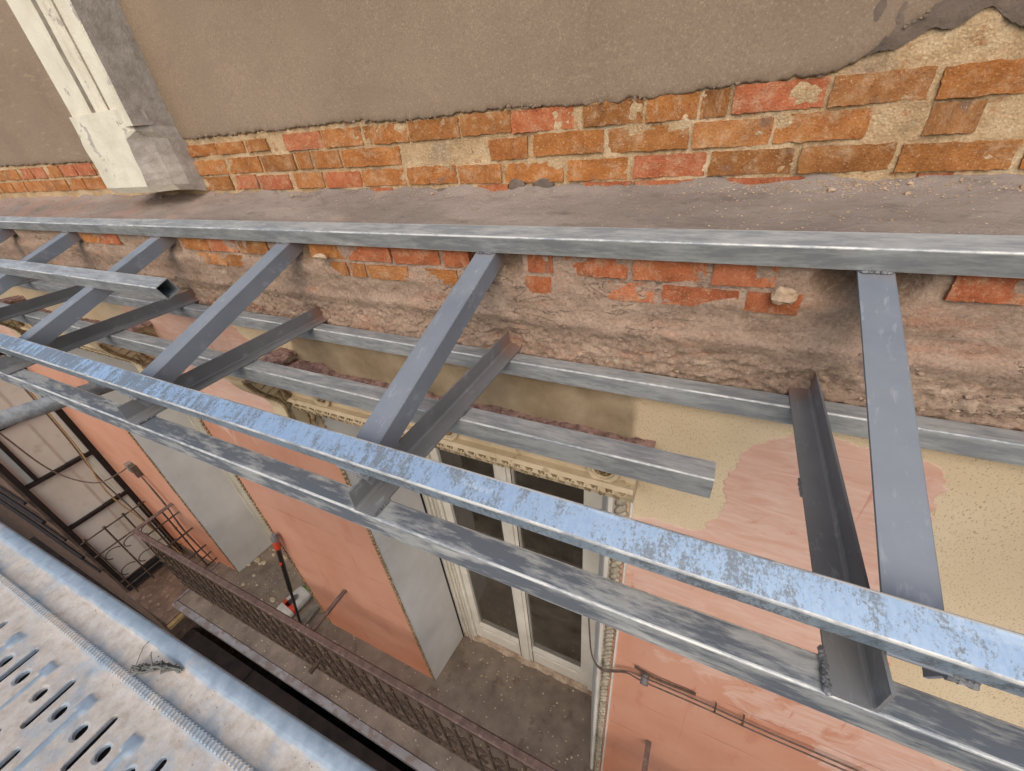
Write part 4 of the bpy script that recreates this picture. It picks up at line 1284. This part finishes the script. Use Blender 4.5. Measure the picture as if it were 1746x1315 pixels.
# side railing in front of the gallery panels
GR = thing('gallery_railing', 'dark iron guard with rings in front of the lower cream gallery panels', 'railing', (-6.5, 0.8, -5.1))
gx = -6.48
for z in (-3.98, -4.25, -4.80, -4.92):
    mb = MB(); mb.pipe([(gx, 0.42, z), (gx, 1.15, z)], 0.010, 6); mb.build('rail', 'rust_dark', GR)
for y in (0.47, 0.68, 0.90, 1.10):
    mb = MB(); mb.pipe([(gx, y, -5.1), (gx, y, -3.97)], 0.010, 6); mb.lump((gx, y, -3.96), (0.018, 0.018, 0.022), 1, 0.0, 8, 5); mb.build('upright', 'rust_dark', GR)
for (y, z) in ((0.575, -4.36), (0.79, -4.36), (1.0, -4.36), (0.575, -4.70), (0.79, -4.70), (1.0, -4.70)):
    mb = MB()
    mb.pipe([(gx, y + 0.09 * cos(a), z + 0.07 * sin(a)) for a in [pi * 1.25 * i / 12 + 0.3 for i in range(13)]], 0.007, 5)
    mb.build('scroll', 'rust_dark', GR)

# ================================================================== SCAFFOLD
PZ = -1.25
YAW = 0.0195
def plank_mesh():
    mb = MB()
    wear = []
    x0, P, NP = -1.463 - 7 * 0.2225, 0.2225, 14
    yo, yi = 0.072, -0.36          # outer edge, inner edge (before yaw)
    def quad(a, b, c, d, w=0.0):
        mb.add([a, b, c, d], [(0, 1, 2, 3)]); wear.extend([w] * 4)
    def cell(xa, xb, ya, yb, cx, cy, hl, r):
        per = []
        nseg = 6
        for k in range(nseg): per.append((xa + (xb - xa) * k / nseg, ya))
        for k in range(nseg): per.append((xb, ya + (yb - ya) * k / nseg))
        for k in range(nseg): per.append((xb - (xb - xa) * k / nseg, yb))
        for k in range(nseg): per.append((xa, yb - (yb - ya) * k / nseg))
        m = len(per)
        hole = []
        for (px, py) in per:
            # stadium boundary nearest in a normalised sense
            sx = (px - cx) / (xb - xa) * 2; sy = (py - cy) / (yb - ya) * 2
            a = math.atan2(sy, sx)
            hx = r * cos(a); hy = r * sin(a) + (hl * (1 if sin(a) > 0.02 else (-1 if sin(a) < -0.02 else 0)))
            hole.append((hx + cx, hy + cy))
        mid = [((p[0] * .0 + h[0]) + (p[0] - h[0]) * 0.12, h[1] + (p[1] - h[1]) * 0.12) for p, h in zip(per, hole)]
        vs = [(p[0], p[1], 0) for p in per] + [(p[0], p[1], 0.0) for p in mid] + [(h[0], h[1], -0.003) for h in hole] + [(h[0], h[1], -0.014) for h in hole]
        fs = []
        for k in range(m):
            l = (k + 1) % m
            fs += [(k, l, m + l, m + k), (m + k, m + l, 2 * m + l, 2 * m + k), (2 * m + k, 2 * m + l, 3 * m + l, 3 * m + k)]
        mb.add(vs, fs); wear.extend([0] * m + [0.1] * m + [0.45] * m + [0.7] * m)
    def rib(xa, xb, ya, yb, cx, y0, y1, tee=True):
        """embossed ridge between the hole rows, wider at its end"""
        nx, ny = 12, 40
        def hgt(x, y):
            hw = 0.008 + (0.013 if (tee and y > y1 - 0.034) else 0)
            d = abs(x - cx)
            a = max(0, min(1, (hw - d) / 0.006 + 0.5))
            b_ = max(0, min(1, (y - y0) / 0.008)) * max(0, min(1, (y1 - y) / 0.008))
            return a * b_
        vs = []
        for j in range(ny + 1):
            for i in range(nx + 1):
                x = xa + (xb - xa) * i / nx; y = ya + (yb - ya) * j / ny
                h = hgt(x, y) if 0 < i < nx and 0 < j < ny else 0
                vs.append((x, y, 0.005 * h)); wear.append(h)
        fs = [(j * (nx + 1) + i, j * (nx + 1) + i + 1, (j + 1) * (nx + 1) + i + 1, (j + 1) * (nx + 1) + i) for j in range(ny) for i in range(nx)]
        mb.add(vs, fs, True)
    yA, yB, yC = -0.085, -0.225, -0.36
    for k in range(NP):
        c0 = x0 + P * k
        cell(c0 - 0.028, c0 + 0.028, yB, yA, c0, -0.155, 0.049, 0.0115)
        for sg_ in (-1, 1):
            a_, b_ = sorted((c0 + sg_ * 0.028, c0 + sg_ * 0.084))
            cell(a_, b_, yB, yA, c0 + sg_ * 0.056, -0.155, 0.002, 0.0150)
            cell(a_, b_, yC, yB, c0 + sg_ * 0.056, -0.292, 0.043, 0.0115)
        quad((c0 - 0.028, yC, 0), (c0 + 0.028, yC, 0), (c0 + 0.028, yB, 0), (c0 - 0.028, yB, 0))
        rib(c0 + 0.084, c0 + P - 0.084, yC, yA, c0 + P / 2, yC + 0.004, yA - 0.008)
    xe = x0 + P * NP
    # flat zone, grip strip, trough, rolled outer lip: swept profile along X
    prof = [(yA, 0, 0), (-0.046, 0.0, 0.0), (-0.0405, 0.003, 0.5), None, (-0.020, 0.003, 0.6), (-0.016, -0.001, 0.2), (0.012, -0.002, 0.0), (0.042, 0.000, 0.0), (0.050, 0.004, 0.35), (0.056, 0.010, 0.9), (0.060, 0.012, 1.0),
            (0.086, 0.013, 1.0), (0.091, 0.011, 1.0), (0.094, 0.006, 1.0), (0.094, -0.055, 1.0), (0.074, -0.058, 1.0)]
    xs_ = frange(x0 - 0.084, xe - 0.084, 0.05)
    segs = [prof[:3], prof[4:]]
    for sg in segs:
        n_ = len(sg)
        vs = []
        for x in xs_:
            for (y, z, w) in sg:
                vs.append((x, y, z)); wear.append(w)
        fs = [(k * n_ + i, (k + 1) * n_ + i, (k + 1) * n_ + i + 1, k * n_ + i + 1) for k in range(len(xs_) - 1) for i in range(n_ - 1)]
        mb.add(vs, fs, True)
    # grip strip: ridges across
    p = 0.0135
    nr = int((xe - x0) / p)
    vs = []
    for k in range(nr):
        xx = x0 + k * p
        for (dx, z, w) in ((0, 0.0025, 0.75), (p * 0.3, 0.0025, 0.75), (p * 0.42, 0.0068, 0.15), (p * 0.85, 0.0068, 0.15)):
            for y in (-0.0405, -0.037, -0.0235, -0.020):
                e = 0.003 if y in (-0.0405, -0.020) else z
                vs.append((xx + dx, y, e)); wear.append(w)
    rowsn = nr * 4
    fs = [(k * 4 + i, (k + 1) * 4 + i, (k + 1) * 4 + i + 1, k * 4 + i + 1) for k in range(rowsn - 1) for i in range(3)]
    mb.add(vs, fs)
    # folded inner side
    mb.add([(x0, yC, 0), (xe, yC, 0), (xe, yC, -0.055), (x0, yC, -0.055)], [(0, 1, 2, 3)]); wear.extend([0.3] * 4)
    me = mb.mesh('plank_sheet')
    bm = bmesh.new(); bm.from_mesh(me); bmesh.ops.recalc_face_normals(bm, faces=bm.faces); bm.to_mesh(me); bm.free()
    at = me.attributes.new('wear', 'FLOAT', 'POINT'); at.data.foreach_set('value', wear)
    me.materials.append(MT['plank'])
    return me
pm = plank_mesh()
pk = link('scaffold_plank', pm, None, (0, 0.008, PZ))
pk.rotation_euler = (0, 0, YAW)
tag(pk, 'mortar dusted perforated galvanised scaffold plank in the lower left foreground', 'scaffold plank')
mb = MB()
for k in range(600):
    x = random.uniform(-2.9, 0.6)
    y = random.choice([random.gauss(0.045, 0.006), random.uniform(-0.01, 0.05), random.gauss(-0.05, 0.01), random.uniform(-0.30, 0.05)])
    r = random.uniform(0.0005, 0.0014) * (2.0 if random.random() < 0.04 else 1)
    if y < -0.085 and abs(((x + 1.463 + 0.1) % 0.2225) - 0.1) < 0.075: continue
    mb.lump((x, y + 0.008 + YAW * x, PZ + r * 0.4), (r * 1.3, r, r * 0.7), k, 0.35, 5, 4)
o = mb.build('mortar_grit', 'crumb', fix=False)
tag(o, 'pale mortar grit scattered over the scaffold plank', 'grit', kind='stuff')
tk = MB()
for q in range(16):
    rr = random.Random(q)
    pts = [(-1.31 + 0.12 * t_ + rr.gauss(0, 0.007), -0.03 + 0.055 * t_ + rr.gauss(0, 0.006), PZ + 0.008 + 0.014 * sin(pi * t_) + abs(rr.gauss(0, 0.005))) for t_ in (0, 0.12, 0.25, 0.38, 0.5, 0.63, 0.76, 0.88, 1.0)]
    tk.pipe(pts, 0.0022 + 0.0015 * rr.random(), 5)
tk.pipe([(-1.25, 0.0, PZ + 0.03), (-1.262, 0.016, PZ + 0.055), (-1.25, 0.02, PZ + 0.07)], 0.0016, 5)
tk.pipe([(-1.31, -0.03, PZ + 0.008), (-1.33, -0.012, PZ + 0.006), (-1.36, 0.02, PZ + 0.006), (-1.355, 0.035, PZ + 0.012)], 0.001, 5)
tag(tk.build('wire_knot', 'knot'), 'twisted grey knot of tie wire lying on the scaffold plank', 'wire')

HO = thing('unseen_hoarding', 'plywood hoarding added at the foot of the scaffold to darken the gap', 'unseen_hoarding', (0, -1.2, -9.6))  # out of view, added to keep light out of the gap
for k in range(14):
    mb = MB(); mb.box(-12 + k * 1.22, -12 + k * 1.22 + 1.2, -1.22, -1.2, -9.6, -5.6); mb.build('board', 'wood_gap_shade', HO)
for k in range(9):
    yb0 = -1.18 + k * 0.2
    for (xa_, xb_) in ((-12, -5.2), (-5.18, -1.9), (-1.88, 3.2)):  # runs left of the last one added to keep the gap black
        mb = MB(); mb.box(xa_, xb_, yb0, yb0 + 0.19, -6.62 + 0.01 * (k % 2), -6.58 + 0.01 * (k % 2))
        tag(mb.build('deck_board', 'wood_gap_shade'), 'dark brown deck board of the lowest scaffold lift, darkened for the shade deep in the gap below the balcony', 'board', 'boards of the lowest scaffold deck')
mb = MB()
a_, b_ = Vector((-2.25, -0.55, -0.655)), Vector((-2.25, 0.63, -0.828))
mb.pipe([a_ + (b_ - a_) * (k / 12) for k in range(13)], 0.031, 20)
tag(mb.build('scaffold_tube', 'galv'), 'round galvanised scaffold tube passing under the lower steel tube at the left', 'scaffold tube')

# ================================================================== SMALL THINGS
# telescopic pole
mb = MB(); A_, B_ = Vector((-3.66, 0.99, FLOOR + 0.006)), Vector((-3.235, 1.115, -3.03))
PO = thing('painting_pole', 'black telescopic pole with red collar leaning against the pink pier', 'pole', tuple(A_))
d_ = B_ - A_
mb.pipe([A_ + d_ * k for k in (0, 0.1, 0.45)], 0.014, 8); mb.pipe([A_ + d_ * k for k in (0.45, 0.88)], 0.021, 8); mb.build('shaft', 'black_plastic', PO)
mb = MB(); mb.pipe([A_ + d_ * k for k in (0.88, 0.95)], 0.03, 8); mb.build('collar', 'red_plastic', PO)
mb = MB(); mb.pipe([A_ + d_ * k for k in (0.95, 0.975, 1.0)], [0.034, 0.034, 0.018], 8); mb.build('tip', 'grey_plastic', PO)
mb = MB(); mb.pipe([A_ + d_ * 0.74 + Vector((0.01, -0.02, 0)), A_ + d_ * 0.755 + Vector((0.012, -0.022, 0))], 0.010, 6); mb.build('clip', 'red_plastic', PO)
# paper bag
mb = MB()
def f_bag(u, v):
    a = u * 2 * pi
    e = 0.5
    cx = math.copysign(abs(cos(a)) ** e, cos(a)); cy = math.copysign(abs(sin(a)) ** e, sin(a))
    k = sin(pi * (0.02 + 0.96 * v)) ** 0.35
    return (cx * 0.12 * k, cy * 0.21 * k, 0.06 - 0.06 * cos(pi * v) + 0.008 * fbm((u * 5, v * 5, 1), 3))
mb.grid(f_bag, frange(0, 1, 1 / 28), frange(0, 1, 1 / 14))
bag = mb.build('cement_bag', 'bag'); bag.location = (-3.92, 1.14, FLOOR + 0.01); bag.rotation_euler = (0, 0, radians(-8))
tag(bag, 'white paper bag with red band lying on the balcony floor behind the pole', 'bag')
mb = MB()
mb.box(-3.72, -3.60, 0.92, 1.42, FLOOR + 0.01, FLOOR + 0.05)
tag(mb.build('board', 'wood'), 'grey board lying beside the white bag on the balcony floor', 'board')
mb = MB(); mb.pipe([(-3.50, 0.95, FLOOR + 0.01), (-3.46, 0.97, FLOOR + 0.16)], [0.035, 0.03], 8)
tag(mb.build('roller_tube', 'grey_plastic'), 'short grey roller tube standing at the foot of the pole', 'tube')
# cables
CB = thing('cable_run', 'pair of dirty cables looped from the door jamb and pinned along the right pink wall', 'cable', (0.3, 1.13, -2.7))
for q, (dz, dy) in enumerate(((0, 0), (-0.022, -0.012))):
    mb = MB()
    mb.pipe(curve([(-0.29, 1.10, -1.9 + dz), (-0.27, 1.09, -2.34), (-0.245, 1.09, -2.62), (-0.185, 1.11, -2.75 + dz), (-0.06, 1.13, -2.70 + dz), (0.043, 1.13 + dy, -2.685 + dz), (0.345, 1.135 + dy, -2.69 + dz),
                   (0.62, 1.135 + dy, -2.70 + dz), (0.95, 1.135 + dy, -2.69 + dz), (1.8, 1.135 + dy, -2.68 + dz)]), 0.0042, 6)
    mb.build('cable', 'cable', CB)
mb = MB(); mb.pipe(curve([(-0.02, 1.145, -2.64), (0.1, 1.14, -2.66), (0.3, 1.145, -2.655)]), 0.007, 6); mb.build('cable_sleeve', 'rust_dark', CB)
mb = MB(); mb.pipe([(0.043, 1.15, -2.70), (0.043, 1.105, -2.712)], 0.022, 10); mb.build('insulator', 'grey_plastic', CB)
for xx in (0.40, 0.53):
    mb = MB(); mb.pipe([(xx, 1.15, -2.66), (xx, 1.118, -2.695), (xx, 1.13, -2.72)], 0.0045, 5); mb.build('clip', 'rust_dark', CB)
JB = thing('junction_box', 'small box with loose wires on the narrow pink pier beside the gallery', 'junction box', (-5.75, 1.13, -3.0))
mb = MB(); mb.box(-5.80, -5.72, 1.10, 1.158, -3.12, -3.0); mb.build('box_body', 'wood', JB)
mb = MB(); mb.box(-5.70, -5.66, 1.10, 1.158, -3.18, -3.02); mb.build('connector', 'cable', JB)
for k in range(2):
    mb = MB(); mb.pipe(curve([(-5.68, 1.13, -3.1), (-5.6 + 0.03 * k, 1.12, -3.6), (-5.66 - 0.05 * k, 1.12, -4.2), (-5.5, 1.12, -4.8)]), 0.007, 5); mb.build('wire', 'cable', JB)
for k, (pts, mt, lab) in enumerate((
        ([(-6.60, 0.50, -1.2), (-6.55, 0.62, -2.3), (-6.45, 0.70, -2.95), (-6.2, 0.86, -3.22), (-5.95, 1.05, -3.15), (-5.74, 1.12, -3.02)], 'cable', 'dark cable sagging across the gallery panels to the junction box'),
        ([(-6.55, 1.02, -1.2), (-6.5, 1.0, -2.6), (-6.45, 0.96, -3.3), (-6.42, 1.0, -4.0), (-6.42, 1.04, -4.9)], 'cable', 'dark cable hanging straight down in front of the gallery panels'),
        ([(-6.5, 1.03, -1.3), (-6.44, 1.0, -2.8), (-6.40, 0.92, -3.5), (-6.36, 0.98, -4.1), (-6.3, 1.05, -4.95)], 'cable_pale', 'ochre cable hanging down in front of the gallery railing'))):
    mb = MB(); mb.pipe(curve(pts), 0.008, 6)
    tag(mb.build('hanging_cable', mt), lab, 'cable')
# pebbles and crumbs on the balcony floor
mb = MB()
for k in range(26):
    x = random.uniform(-5.2, -3.5); y = random.uniform(0.85, 1.6)
    r = random.uniform(0.012, 0.035)
    mb.lump((x, y, FLOOR + r * 0.25), (r * 1.4, r, r * 0.35), k, 0.3, 8, 5)
for k in range(900):
    x = random.uniform(-5.4, 1.6); y = random.uniform(0.58, 1.68)
    r = random.uniform(0.003, 0.009)
    mb.lump((x, y, FLOOR + r * 0.4), (r * 1.3, r, r * 0.7), k, 0.35, 5, 4)
o = mb.build('floor_rubble', 'pebble', fix=False)
tag(o, 'pale pebbles and mortar crumbs scattered over the dusty balcony floor', 'rubble', kind='stuff')
